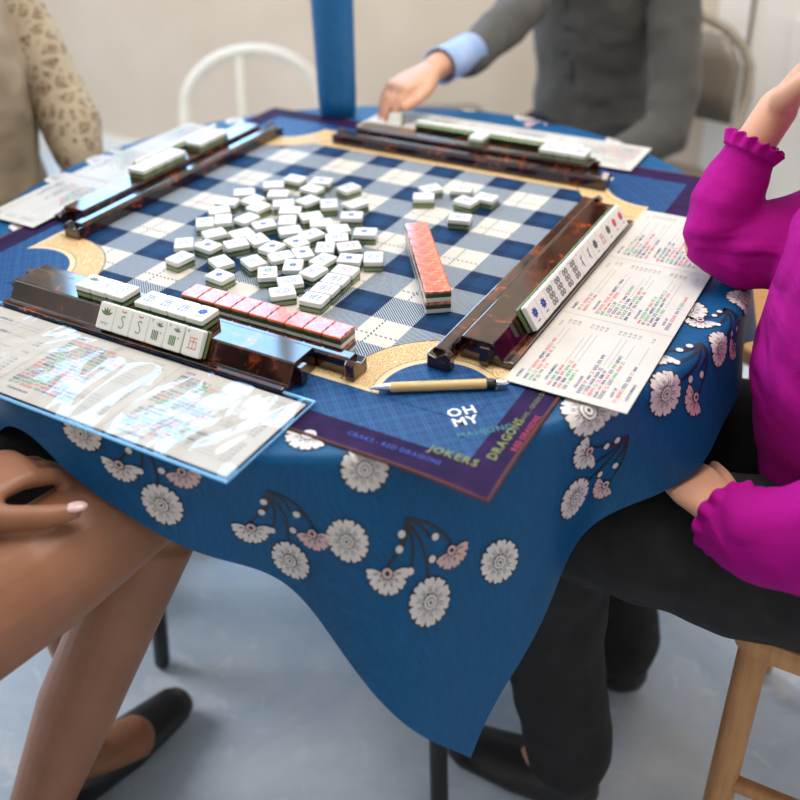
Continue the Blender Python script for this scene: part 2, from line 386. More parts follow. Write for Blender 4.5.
def onc(off):
    def f(x, y):
        p, n = cloth_n(x, y); return p+n*off
    return f
def flat_blob(mb, fn, cx, cy, pts, mat):
    c = fn(cx, cy); P = [c]+[fn(cx+a, cy+d) for a, d in pts]; n = len(pts); mb.add(P, [(0, i+1, (i+1) % n+1) for i in range(n)], mat)
def petalpts(r0, r1, w, a, n=9):
    L = []
    for k in range(n):
        t = k/(n-1); L.append((r0+(r1-r0)*t, w*(math.sin(PI*min(t*1.05, 1)*.62))*(1 if t < .8 else 1-.0*(t-.8))))
    L += [(r1+.10*(r1-r0)*math.cos(q), -L[-1][1]*math.sin(q)) for q in (-.7, 0, .7)]
    pts = L[:n]+[(r1+.06*(r1-r0), L[n-1][1]*.6), (r1-.02*(r1-r0), 0), (r1+.06*(r1-r0), -L[n-1][1]*.6)]+[(x, -y) for x, y in reversed(L[:n])]
    c, s = math.cos(a), math.sin(a); return [(x*c-y*s, x*s+y*c) for x, y in pts]
def disc(r, n=14, sq=1): return [(r*math.cos(2*PI*k/n), r*sq*math.sin(2*PI*k/n)) for k in range(n)]
def flower(x, y, r, a0=0, span=2*PI, n=10, pet='petal'):
    full = span > 6
    for k in range(n):
        a = a0+span*(k+.5)/n; w = r*math.sin(span/n/2)*.86
        flat_blob(b, onc(.0006), x+r*.62*math.cos(a), y+r*.62*math.sin(a), [(p[0]-r*.62*math.cos(a), p[1]-r*.62*math.sin(a)) for p in petalpts(r*.18, r*1.04, w*1.14, a)], 'ink')
        flat_blob(b, onc(.0009), x+r*.62*math.cos(a), y+r*.62*math.sin(a), [(p[0]-r*.62*math.cos(a), p[1]-r*.62*math.sin(a)) for p in petalpts(r*.22, r*.98, w*.92, a)], pet)
        for da in (-.10, .10):
            aa = a+da*span/6.28; flat_blob(b, onc(.0012), x+r*.55*math.cos(aa), y+r*.55*math.sin(aa), [(q[0]*math.cos(aa)-q[1]*math.sin(aa), q[0]*math.sin(aa)+q[1]*math.cos(aa)) for q in ((-r*.22, 0), (0, -r*.018), (r*.20, 0), (0, r*.018))], 'ink')
    if full:
        for rr, mt, of in ((.36, 'ink', .0013), (.33, 'petal', .0015), (.21, 'ink', .0017), (.18, 'petal', .0019), (.07, 'ink', .0021)): flat_blob(b, onc(of), x, y, disc(r*rr), mt)
    else:
        for rr, mt, of in ((.30, 'ink', .0013), (.25, 'petal_pink', .0015), (.12, 'ink', .0017)): flat_blob(b, onc(of), x, y, disc(r*rr), mt)
def twig(x0, y0, x1, y1, wd=.0016, off=.0005):
    dx, dy = x1-x0, y1-y0; L = math.hypot(dx, dy); nx, ny = -dy/L*wd, dx/L*wd; n = max(2, int(L/.006)); f = onc(off)
    for k in range(n):
        a, c = k/n, (k+1)/n; bend = lambda t: math.sin(PI*t)*L*.10
        A = [(x0+dx*t-dy/L*bend(t), y0+dy*t+dx/L*bend(t)) for t in (a, c)]
        b.poly([f(A[0][0]-nx, A[0][1]-ny), f(A[1][0]-nx, A[1][1]-ny), f(A[1][0]+nx, A[1][1]+ny), f(A[0][0]+nx, A[0][1]+ny)], 'ink')
def bud(x, y, r): flat_blob(b, onc(.0006), x, y, disc(r*1.25), 'ink'); flat_blob(b, onc(.0010), x, y, disc(r), 'petal')
def spray(x, y, a, s=1.0):   # big daisy with two half flowers and buds on a twig, growing along direction a
    c, sn = math.cos(a), math.sin(a)
    def T(u, v): return x+(u*c-v*sn)*s, y+(u*sn+v*c)*s
    top = T(.088, .004)
    for u, v in ((.012, 0), (.050, .034), (.046, -.036), (.060, .016), (.062, -.014), (.036, .014)): twig(*top, *T(u, v))
    flower(*T(0, 0), .0235*s)
    flower(*T(.044, .036), .021*s, a+PI*.35, PI*1.15, 6, 'petal'); flower(*T(.040, -.034), .019*s, a+PI*.55, PI*1.0, 5, 'petal_pink')
    for u, v in ((.062, .018), (.060, -.020), (.038, .013), (.075, .012), (.040, -.012)): bud(*T(u, v), .0038*s)
FLOWERS = [('S', 0.11, -0.522, 1.95, 1), ('S', 0.505, -0.292, 1.65, 1.0), ('S', 0.485, -0.147, 1.5, 1.0), ('S', 0.26, -0.532, 2.12, 1), ('S', 0.405, -0.467, 2.41, 1), ('F', 0.015, -0.472, 2.46, 1), ('F', 0.425, -0.227, 2.12, 1.08), ('F', 0.215, -0.382, 2.31, 0.9), ('F', 0.455, 0.003, 1.95, 0.95), ('H', 0.44, -0.122, 1.98, 0.9), ('H', 0.44, -0.197, 2.03, 0.8), ('S', 0.51, -0.042, 1.78, 0.8), ('F', 0.28, -0.392, 2.3, 0.9), ('S', -0.48, 0.063, 1.01, 0.9), ('F', -0.465, 0.238, -1.57, 0.8), ('F', -0.48, -0.022, 2.19, 0.9), ('F', -0.07, 0.548, -2.76, 0.8), ('S', 0.035, 0.543, -0.13, 0.8), ('F', 0.3, -0.462, 2.28, 0.9), ('S', 0.2, -0.617, 1.72, 0.9), ('F', 0.46, -0.397, 2.55, 1), ('S', 0.405, -0.552, 2.13, 1), ('F', 0.705, -0.312, 3.02, 1), ('F', 0.505, 0.058, 1.89, 0.8), ('F', -0.39, -0.167, 2.44, 0.9), ('F', -0.405, 0.308, 2.55, 0.7), ('F', 0.21, 0.498, 2.72, 0.7)]
for k, x, y, a, s_ in FLOWERS:
    if max(abs((x-TC[0])*cx_+(y-TC[1])*sx_), abs(-(x-TC[0])*sx_+(y-TC[1])*cx_)) > AH-.03: continue
    if k == 'S': spray(x, y, a, s_)
    elif k == 'F': flower(x, y, .0235*s_, a)
    else: flower(x, y, .022*s_, a, PI*1.15, 6)
o = b.build('tablecloth', smooth=True); tag(o, 'deep blue satin tablecloth printed with white daisies', 'tablecloth')

# ------------------------------------------------------------ mahjong mat
MZ = .7402; MH = .389; MX0, MY0 = .005, .006
def matp(off):
    def f(x, y):
        d = max(0, math.hypot(x-TC[0], y-TC[1])-.512); return V((x, y, MZ+off*.3-1.4*d*d))
    return f
b = MB()
def grid(x0, y0, x1, y1, off, mat, n=24, skip=None):
    f = matp(off); P = []; nx = max(1, int(abs(x1-x0)/.02)); ny = max(1, int(abs(y1-y0)/.02))
    for i in range(nx+1):
        for j in range(ny+1): P.append(f(x0+(x1-x0)*i/nx, y0+(y1-y0)*j/ny))
    b.add(P, [(i*(ny+1)+j, (i+1)*(ny+1)+j, (i+1)*(ny+1)+j+1, i*(ny+1)+j+1) for i in range(nx) for j in range(ny)], mat)
xa, xb, ya, yb = MX0-MH, MX0+MH, MY0-MH, MY0+MH
e = .034
grid(xa+e, ya+e, xb-e, yb-e, 0, 'lattice')
for q in ((xa, ya, xb, ya+e), (xa, yb-e, xb, yb), (xa, ya+e, xa+e, yb-e), (xb-e, ya+e, xb, yb-e)): grid(*q, 0, 'purple')
# stitched rounded edge
lo = []
for i in range(4):
    c0 = [(xa, ya), (xb, ya), (xb, yb), (xa, yb)][i]; c1 = [(xb, ya), (xb, yb), (xa, yb), (xa, ya)][i]
    for k in range(40): lo.append(matp(-.0012)(c0[0]+(c1[0]-c0[0])*k/40, c0[1]+(c1[1]-c0[1])*k/40))
b.loft(lo, (.0022, .0018), 'binding', 8, closed=True)
P = [matp(-.0026)(x, y) for x, y in ((xa, ya), (xb, ya), (xb, yb), (xa, yb))]
PX0, PX1, PY0, PY1 = -.286, .283, -.247, .270   # plaid field
QX0, QX1, QY0, QY1 = -.322, .330, -.291, .332   # outer edge of the gold band   # plaid half size, gold band outer half size
mx, my = MX0, MY0
CC = .288; RI, RM, RO = .058, .066, .100
def strip(x0, y0, x1, y1, off, mat): grid(x0, y0, x1, y1, off, mat)
grid(QX0-.006, QY0-.006, QX1+.006, QY1+.006, .00015, 'cream_line')
grid(QX0, QY0, QX1, QY1, .0003, 'gold'); grid(PX0-.001, PY0-.001, PX1+.001, PY1+.001, .00045, 'brown_line'); grid(PX0, PY0, PX1, PY1, .0006, 'plaid')
for cx, cy, ri in ((.289, -.271, .057), (-.290, -.270, .062), (.328, .325, .068), (-.308, .340, .070)):
    for r, mt, of, g in ((ri+.0435, 'brown_line', .00072, 0), (ri+.042, 'gold', .0009, 0), (ri+.008, 'brown_line', .00105, .006), (ri+.007, 'cream_line', .0012, .006), (ri, 'lattice', .00135, .0075)):
        L = [(max(QX0-g, min(QX1+g, cx+p)), max(QY0-g, min(QY1+g, cy+q))) for p, q in disc(r, 64)]
        c0 = (sum(p[0] for p in L)/64, sum(p[1] for p in L)/64)
        flat_blob(b, matp(of), *c0, [(p-c0[0], q-c0[1]) for p, q in L], mt)
tf = matp(.0017); D = .7071
text(b, 'OH', (.316, -.300), (D, D), (-D, D), .0175, 'txt_white', tf, True); text(b, 'MY', (.327, -.311), (D, D), (-D, D), .0175, 'txt_white', tf, True)
text(b, 'MAHJONG', (.338, -.325), (D, D), (-D, D), .0105, 'txt_teal', tf, True)
text(b, 'JOKERS', (.322, -.353), (1, 0), (0, 1), .0125, 'txt_green', tf, True); text(b, 'DRAGONS', (.380, -.338), (0, 1), (-1, 0), .0125, 'txt_green', tf, True)
text(b, 'RED DRAGONS', (.391, -.318), (0, 1), (-1, 0), .0075, 'txt_pink', tf, True); text(b, 'BAMS - GREEN DRAGONS', (.380, -.276), (0, 1), (-1, 0), .0065, 'txt_green', tf)
text(b, 'CRAKS - RED DRAGONS', (.245, -.366), (1, 0), (0, 1), .008, 'txt_blue', tf)
o = b.build('mahjong_mat'); tag(o, 'square blue and white plaid playing mat with gold corners and purple border', 'mat')

# ------------------------------------------------------------ tile racks
MT = MZ+.0006
PROF = [(.021, 0), (.078, 0), (.080, .0080), (.0755, .0085), (.0685, .0060), (.0570, .0240), (.0555, .0250), (.023, .0250), (.021, .0235)]
def rack(loc, rz, label, bo=0):
    r = thing('tile_rack', loc, label, 'tile rack', rz)     # local: outward = +x, length along y
    b = MB(); b.prism(PROF, -.194+bo, .194+bo, 'tortoise'); o = b.build('rack_body', r); bv = o.modifiers.new('bevel', 'BEVEL'); bv.width = .0009; bv.segments = 2
    b = MB(); b.prism([(0, 0), (.019, 0), (.019, .0165), (.016, .019), (.004, .019), (0, .014)], -.217, .217, 'tortoise'); o = b.build('pusher', r); bv = o.modifiers.new('bevel', 'BEVEL'); bv.width = .0009; bv.segments = 2
    for sy in (-1, 1):
        b = MB(); b.prism([(.0, 0), (.026, 0), (.026, .017), (.021, .021), (.010, .013), (.0, .016)], sy*.2215-.0055, sy*.2215+.0055, 'tortoise'); o = b.build('end_foot', r); bv = o.modifiers.new('bevel', 'BEVEL'); bv.width = .0012; bv.segments = 2
        b = MB(); b.prism([(.046, .002), (.056, .002), (.056, .0215), (.046, .0215)], sy*.1975-.0035+bo, sy*.1975+.0035+bo, 'tortoise'); b.build('end_stop', r)
    return r
rack((.257, -.006, MT), 0, 'tortoiseshell tile rack beside the magenta sweater, with thirteen face-out tiles leaning on it')
rack((-.020, -.265, MT), -PI/2, 'tortoiseshell tile rack beside the plastic-sleeved card, six tiles leaning on its front', -.015)
rack((-.284, .055, MT), PI, 'tortoiseshell tile rack on the left side, before the person in beige')
rack((.038, .283, MT), PI/2, 'tortoiseshell tile rack at the back, under the reaching hand')

# ------------------------------------------------------------ tiles
TW, TL, TT = .0230, .0290, .0138
def mark(b, kind, z):
    f = lambda x, y: V((x*.92, y*.90, z))
    def blob(cx, cy, pts, m): flat_blob(b, f, cx, cy, pts, m)
    def line(x0, y0, x1, y1, w, m):
        L = math.hypot(x1-x0, y1-y0); nx, ny = -(y1-y0)/L*w, (x1-x0)/L*w; b.poly([f(x0-nx, y0-ny), f(x1-nx, y1-ny), f(x1+nx, y1+ny), f(x0+nx, y0+ny)], m)
    def rosette(cx, cy, r, m, n=8):
        for k in range(n):
            a = 2*PI*k/n; c, s = math.cos(a), math.sin(a); blob(cx+c*r*.5, cy+s*r*.5, [(u*c-v_*s, u*s+v_*c) for u, v_ in ((-r*.45, 0), (0, -r*.24), (r*.5, 0), (0, r*.24))], m)
    if kind == 'flower':
        for a in (30, 62, 90, 118, 150):
            a = math.radians(a); c, s = math.cos(a), math.sin(a); blob(c*.0055, .001+s*.0055, [(u*c-v_*s, u*s+v_*c) for u, v_ in ((-.0055, 0), (0, -.0016), (.0052, 0), (0, .0016))], 'm_green')
        for i in range(4): line(-.005+i*.0028, -.0105, -.005+i*.0028, -.0075, .0003, 'm_black'); line(-.005+i*.0028, -.0075, -.0035+i*.0028, -.0075, .0003, 'm_black')
    elif kind in ('blue', 'redflower', 'darkflower'):
        c = {'blue': 'm_blue', 'redflower': 'm_red', 'darkflower': 'm_black'}[kind]; rosette(0, .002, .0075, c, 9); line(-.003, -.009, .004, -.0085, .0007, 'm_blue' if kind != 'darkflower' else 'm_green')
    elif kind == 'softblue': rosette(0, .001, .0065, 'm_faint', 7); line(-.0035, -.009, .0035, -.009, .0005, 'm_faint')
    elif kind == 'oval':
        for k in range(12):
            a, c = 2*PI*k/12, 2*PI*(k+1)/12
            for r in (.0068, .004): line(r*math.cos(a), 1.2*r*math.sin(a), r*math.cos(c), 1.2*r*math.sin(c), .0006, 'm_faint')
    elif kind in ('char', 'red', 'crak'):
        m = {'char': 'm_faint', 'red': 'm_red', 'crak': 'm_red'}[kind]; w = .0006 if kind != 'crak' else .0004
        for q in ((-.005, .005, .006, .005), (-.004, .001, .006, .001), (-.006, -.007, .0065, -.007), (-.0035, .005, -.004, -.007), (.0015, .005, .001, -.007), (.0055, .001, .0055, -.007)): line(*q, w, m)
        if kind == 'crak': line(-.009, .0105, -.007, .0105, .0004, 'm_black'); line(-.009, .0105, -.009, .0125, .0004, 'm_black'); line(-.009, .0125, -.007, .0125, .0004, 'm_black')
    elif kind == 'dots':
        for i in (-1, 1):
            for j in (-1.15, 0, 1.15):
                for k in range(10):
                    a, c = 2*PI*k/10, 2*PI*(k+1)/10
                    for r in (.0034, .0018): line(i*.0036+r*math.cos(a), j*.0072+r*math.sin(a), i*.0036+r*math.cos(c), j*.0072+r*math.sin(c), .0005, 'm_black')
        line(-.0095, .0125, -.008, .0125, .0004, 'm_black')
    elif kind == 'bam':
        for i in range(4): blob(-.0045+i*.0024, -.004, [(-.0008, -.006), (.0008, -.006), (.0008, .005), (-.0008, .005)], 'm_green')
        for a in (20, 60, 100, 140): 
            a = math.radians(a); c, s = math.cos(a), math.sin(a); blob(.003+c*.003, .006+s*.003, [(u*c-v_*s, u*s+v_*c) for u, v_ in ((-.003, 0), (0, -.001), (.004, 0), (0, .001))], 'm_green')
        line(-.009, .0125, -.007, .0125, .0004, 'm_black'); line(-.007, .0125, -.008, .0095, .0004, 'm_black'); line(.006, -.001, .008, 0, .0007, 'm_red')
    elif kind == 'south':
        L = [(.0035, .004), (.001, .0058), (-.002, .0045), (-.0018, .002), (.0012, -.001), (.003, -.0045), (.001, -.0085), (-.0025, -.0085), (-.0038, -.0065)]
        for p, q in zip(L, L[1:]): line(*p, *q, .0005, 'm_black')
        line(-.0035, .0115, 0, .0095, .0006, 'm_red'); line(0, .0095, .0035, .0115, .0006, 'm_red')
    elif kind == 'stick': line(-.001, .006, .001, -.008, .0009, 'm_black'); line(0, .003, .004, .007, .0008, 'm_black'); line(-.001, -.001, -.004, -.005, .0008, 'm_black'); line(-.008, .011, -.006, .0125, .0005, 'm_black')
    elif kind == 'stroke': 
        for p, q in zip([(-.003, .007), (-.001, .003), (-.002, -.003), (.001, -.008)], [(-.001, .003), (-.002, -.003), (.001, -.008), (.003, -.007)]): line(*p, *q, .0007, 'm_faint')
        line(.001, .008, .002, -.004, .0006, 'm_faint')
FACE = {}
CORE = BACK = None
def face_mesh(kind):
    if kind in FACE: return FACE[kind]
    b = MB(); b.slab(TW, TL, .0080, TT, .0022, 0, .0013, 'ivory'); mark(b, kind, TT+.00012); o = b.build('face'); FACE[kind] = o.data; COL.objects.unlink(o); bpy.data.objects.remove(o); return FACE[kind]
def mesh_only(b): o = b.build('tmp'); me = o.data; bpy.data.objects.remove(o); return me
b = MB(); b.slab(TW, TL, .0052, .0080, .0022, 0, 0, 'tile_green'); b.slab(TW, TL, .0012, .0052, .0022, 0, 0, 'tile_olive'); CORE = mesh_only(b)
b = MB(); b.slab(TW, TL, 0, .0012, .0022, .0006, 0, 'tile_green'); BACK1 = mesh_only(b)
b = MB(); b.slab(TW, TL, .0028, .0080, .0022, 0, 0, 'tile_green'); CORE2 = mesh_only(b)
b = MB(); b.slab(TW, TL, 0, .0028, .0022, .0012, 0, 'coral'); BACK = mesh_only(b)
for me in (CORE, BACK, BACK1, CORE2): me.name = 'tile_layer'
def tile(kind, mat4, label, group=None, core=None, proto={}):
    key = (kind, core is None)
    if key not in proto:
        r = bpy.data.objects.new('mahjong_tile', None); r.empty_display_size = .01; COL.objects.link(r)
        for nm, me in (('face_layer', face_mesh(kind)), ('green_layer', core or CORE), ('back_layer', BACK if core else BACK1)):
            c = bpy.data.objects.new(nm, me); COL.objects.link(c); c.parent = r
        proto[key] = r; r['category'] = 'mahjong tile'
    else: r = dup(proto[key])
    if 'group' in r: del r['group']
    r.matrix_world = mat4; r['label'] = label
    if group: r['group'] = group
    return r
def MAT(loc, X, Z):    # local x axis, local z axis
    X = V(X).normalized(); Z = V(Z).normalized(); Y = Z.cross(X).normalized(); X = Y.cross(Z)
    return Matrix(((X.x, Y.x, Z.x, loc[0]), (X.y, Y.y, Z.y, loc[1]), (X.z, Y.z, Z.z, loc[2]), (0, 0, 0, 1)))
ORD = ['first', 'second', 'third', 'fourth', 'fifth', 'sixth', 'seventh', 'eighth', 'ninth', 'tenth', 'eleventh', 'twelfth', 'thirteenth', 'fourteenth', 'fifteenth', 'sixteenth']
KN = {'oval': 'a ringed oval mark', 'char': 'a pale stroked character', 'blue': 'a blue rosette', 'stroke': 'a faint squiggle', 'plain': 'an almost blank face', 'red': 'a red character', 'bam': 'a green bamboo mark', 'softblue': 'a pale blue rosette'}
PILE = [(-0.1376,-0.1375,127,'oval'),(-0.1149,-0.1712,-98,'char'),(-0.1055,-0.1287,-7,'blue'),(-0.0632,-0.1566,-26,'oval'),(-0.0410,-0.1873,-7,'blue'),(-0.0283,-0.1390,-27,'char'),(-0.0781,-0.1083,54,'stroke'),(-0.0618,-0.0855,-29,'stroke'),(-0.1224,-0.0961,57,'stroke'),(-0.0910,-0.0804,60,'plain'),(-0.1550,-0.0751,129,'char'),(-0.1397,-0.0563,128,'plain'),(-0.1636,-0.0350,47,'plain'),(-0.1714,-0.0066,17,'plain'),(-0.1718,0.0313,36,'plain'),(-0.1442,0.0149,-102,'stroke'),(-0.1134,-0.0399,79,'stroke'),(-0.1227,-0.0018,81,'plain'),(-0.0815,-0.0453,54,'blue'),(-0.0319,-0.0964,-93,'blue'),(-0.0067,-0.1126,53,'stroke'),(-0.1511,0.0724,36,'plain'),(-0.1257,0.0479,26,'plain'),(-0.1370,0.1048,1,'stroke'),(-0.0972,0.1148,16,'blue'),(-0.0939,0.0850,-6,'red'),(-0.0489,0.1102,71,'char'),(-0.0428,0.0499,125,'char'),(-0.0108,0.0664,69,'stroke'),(0.0059,0.0299,26,'blue'),(0.0487,-0.0066,23,'blue'),(-0.0751,0.0473,76,'char'),(-0.0993,0.0232,36,'plain'),(-0.0771,0.0073,26,'plain'),(-0.0616,-0.0211,122,'stroke'),(-0.0414,0.0044,47,'stroke'),(-0.0174,-0.0084,36,'plain'),(-0.0404,-0.0454,45,'stroke'),(0.0130,-0.0146,44,'plain'),(0.0254,-0.0372,35,'char'),(-0.0090,-0.0432,70,'char'),(-0.0128,-0.0707,-22,'blue'),(0.0115,-0.0923,-40,'blue'),(0.0280,-0.0680,118,'oval'),(0.0524,-0.0516,43,'red'),(0.0715,-0.0800,19,'blue'),(0.0955,-0.0648,118,'oval'),(0.0441,-0.0975,85,'char'),(0.0208,-0.1263,118,'blue'),(0.0511,-0.1281,83,'char'),(0.0406,-0.1609,44,'oval'),(0.0046,-0.1556,126,'bam'),(0.0480,-0.1865,43,'oval'),(0.0833,-0.1094,5,'red'),(0.0853,-0.1340,5,'char'),(0.0872,-0.1586,5,'char'),(0.0891,-0.1832,5,'char'),(0.0555,0.1588,54,'char'),(0.0604,0.1287,26,'plain'),(0.0952,0.1762,14,'red'),(0.1187,0.1416,-9,'char'),(0.1378,0.1639,-3,'char'),(0.1360,0.0875,15,'char')]
def proj(p):
    d = V(p)-CAMP; zc = d.dot(fwd); return 400+988*d.dot(right)/zc, 284-988*d.dot(upv)/zc
main = PILE[:-6]; iso = PILE[-6:]
rows = {}
for t_ in main[:-4]:
    px, py = proj((t_[0], t_[1], MT)); rows.setdefault(min(6, int((py-172)//18)), []).append((px, t_))
RN = ['farthest', 'second farthest', 'third farthest', 'middle', 'third nearest', 'second nearest', 'nearest']
for k, L in rows.items():
    L.sort(key=lambda q: q[0])
    for i, (px, t_) in enumerate(L):
        kk = 'softblue' if t_[3] == 'blue' else t_[3]; a = math.radians(t_[2]+90*0)
        tile(kk, MAT((t_[0], t_[1], MT), (-math.sin(a), math.cos(a), 0), (0, 0, 1)), 'loose tile with %s, %s from left, %s band of pile' % (KN[kk], ORD[i], RN[k]), 'loose tiles scattered on the plaid')
for i, t_ in enumerate(main[-4:]):
    a = math.radians(t_[2]); tile(t_[3], MAT((t_[0], t_[1], MT), (-math.sin(a), math.cos(a), 0), (0, 0, 1)), 'tile with %s, %s from back in the straight pile-edge run' % (KN[t_[3]], ORD[i]), 'loose tiles scattered on the plaid')
IL = ['white tile at the back of the touching left pair, beyond the pile to the right', 'white tile at the front of the touching left pair, beyond the pile to the right', 'white tile with a red character behind the right trio beyond the pile', 'white tile lying left in the touching front pair of the right trio beyond the pile', 'white tile lying rightmost of the loose tiles beyond the pile', 'lone white tile lying in front of the right trio beyond the pile']
for t_, l in zip(iso, IL):
    a = math.radians(t_[2]); tile(t_[3], MAT((t_[0], t_[1], MT), (-math.sin(a), math.cos(a), 0), (0, 0, 1)), l, 'loose tiles scattered on the plaid')
# walls of face-down tiles: row before the front rack, and the short row on the plaid; each two high
def wall(p0, p1, n, name, grp, z0=MT, levels=2):
    p0, p1 = V((*p0, 0)), V((*p1, 0)); d = (p1-p0).normalized(); pitch = TW+.0002; mid = (p0+p1)/2
    for lv in range(levels):
        for i in range(n):
            p = mid+d*pitch*(i-(n-1)/2); z = z0+lv*(TT+.0001)
            tile('plain', MAT((p.x, p.y, z+TT), d, (0, 0, -1)), 'coral-backed tile, %s layer of the %s, %s' % (('lower', 'upper')[lv], name, (ORD[i]+(' from left' if n == 9 else ' from far end'))), grp, CORE2)
wall((-.037, -.2505), (.181, -.2505), 9, 'row along the nearest rack', 'coral-backed tiles along the nearest rack')
wall((.101, .029), (.225, -.141), 8, 'short row on the plaid', 'coral-backed tiles of the short row on the plaid')
# tiles leaning in racks (tilted) and lying on rack tops. rack frame: origin, outward dir, along dir
RK = {'near': (V((-.020, -.265, MT)), V((0, -1, 0)), V((1, 0, 0))), 'right': (V((.257, -.006, MT)), V((1, 0, 0)), V((0, 1, 0))),
      'left': (V((-.284, .055, MT)), V((-1, 0, 0)), V((0, -1, 0))), 'far': (V((.038, .283, MT)), V((0, 1, 0)), V((-1, 0, 0)))}
import itertools
def lean(rk, s, kind, label, grp):
    o, w_, l_ = RK[rk]; sl = w_*(.0570-.0685)+V((0, 0, .018)); sl.normalize(); nrm = l_.cross(sl).normalized()
    if nrm.dot(w_) < 0: nrm = -nrm
    base = o+w_*.0688+V((0, 0, .0066)); X = sl.cross(nrm); c = base+sl*(TL/2)+nrm*.0003+l_*s
    tile(kind, MAT(c, X, nrm), label, grp)
def lay(rk, s, kind, label, grp, w=.037):
    o, w_, l_ = RK[rk]; c = o+w_*w+l_*s+V((0, 0, .0252)); tile(kind, MAT(c, V((0, 0, 1)).cross(w_), (0, 0, 1)), label, grp)
NR = [('flower', -.0770), ('south', -.0538), ('south', -.0306), ('bam', -.0074), ('bam', .0158), ('crak', .0405)]
NL = ['with the green flower mark, leaning leftmost on the nearest rack', 'with the letter S, leaning beside the green flower tile', 'with the letter S, leaning just left of the bamboo tiles', 'with seven and green bamboo, left one of the leaning pair', 'with seven and green bamboo, right one of the leaning pair', 'with a red character, set apart at the right end of six']
for (k, x), l in zip(NR, NL): lean('near', x+.0255, k, 'upright cream tile '+l, 'six tiles leaning on the nearest rack')
for i in range(3): lay('near', -.093+i*(TW+.0002)-.012, ('flower', 'south', 'south', 'char')[i] if i < 3 else 'plain', 'tile flat on the nearest rack, %s from left in left set of three' % ORD[i], 'tiles laid on top of the nearest rack')
for i in range(4): lay('near', -.019+i*(TW+.0002), ('char', 'char', 'char', 'blue')[i], 'tile flat on the nearest rack, %s from left in the right set of four' % ORD[i], 'tiles laid on top of the nearest rack')
RR = ['blue', 'blue', 'dots', 'dots', 'dots', 'dots', 'stick', 'stick', 'darkflower', 'red', 'darkflower', 'redflower', 'redflower']
for i, k in enumerate(RR): lean('right', -.121+i*(TW+.0001), k, 'upright tile with %s on the right rack, %s from near end' % ({'blue': 'a blue flower', 'dots': 'ringed dots', 'stick': 'a dark bamboo stick', 'darkflower': 'a dark flower', 'red': 'a faint red character', 'redflower': 'a red flower'}[k], ORD[i]), 'thirteen tiles leaning on the right rack')
for i in range(8): lean('left', -.163+.058+.0+i*(TW+.0001)-.02, 'char', 'green-edged tile leaning behind the left rack, %s from its far end' % ORD[i], 'tiles leaning behind the left rack')
for i in range(3): lay('left', -.105+i*(TW+.0002), 'char', 'tile on the left rack, %s from the back in the far set of three' % ORD[i], 'tiles laid on top of the left rack')
for i in range(4): lay('left', -.005+i*(TW+.0002), 'stroke', 'tile on the left rack, %s from the back in the near set of four' % ORD[i], 'tiles laid on top of the left rack')
for i in range(12): lean('far', -.16+i*(TW+.0001)+.0, 'char', 'green-edged tile behind the far rack, %s from its right end' % ORD[i], 'tiles leaning behind the far rack')
for i in range(3): lay('far', -.175+i*(TW+.0002), ('char', 'stroke', 'char')[i], 'white tile on the far rack top, %s from right in the trio' % ORD[i], 'tiles laid on top of the far rack')
for i in range(1): lay('far', -.015+i*(TW+.0002), 'plain', 'white tile lying alone on top of the far rack, right of the reaching hand', 'tiles laid on top of the far rack')

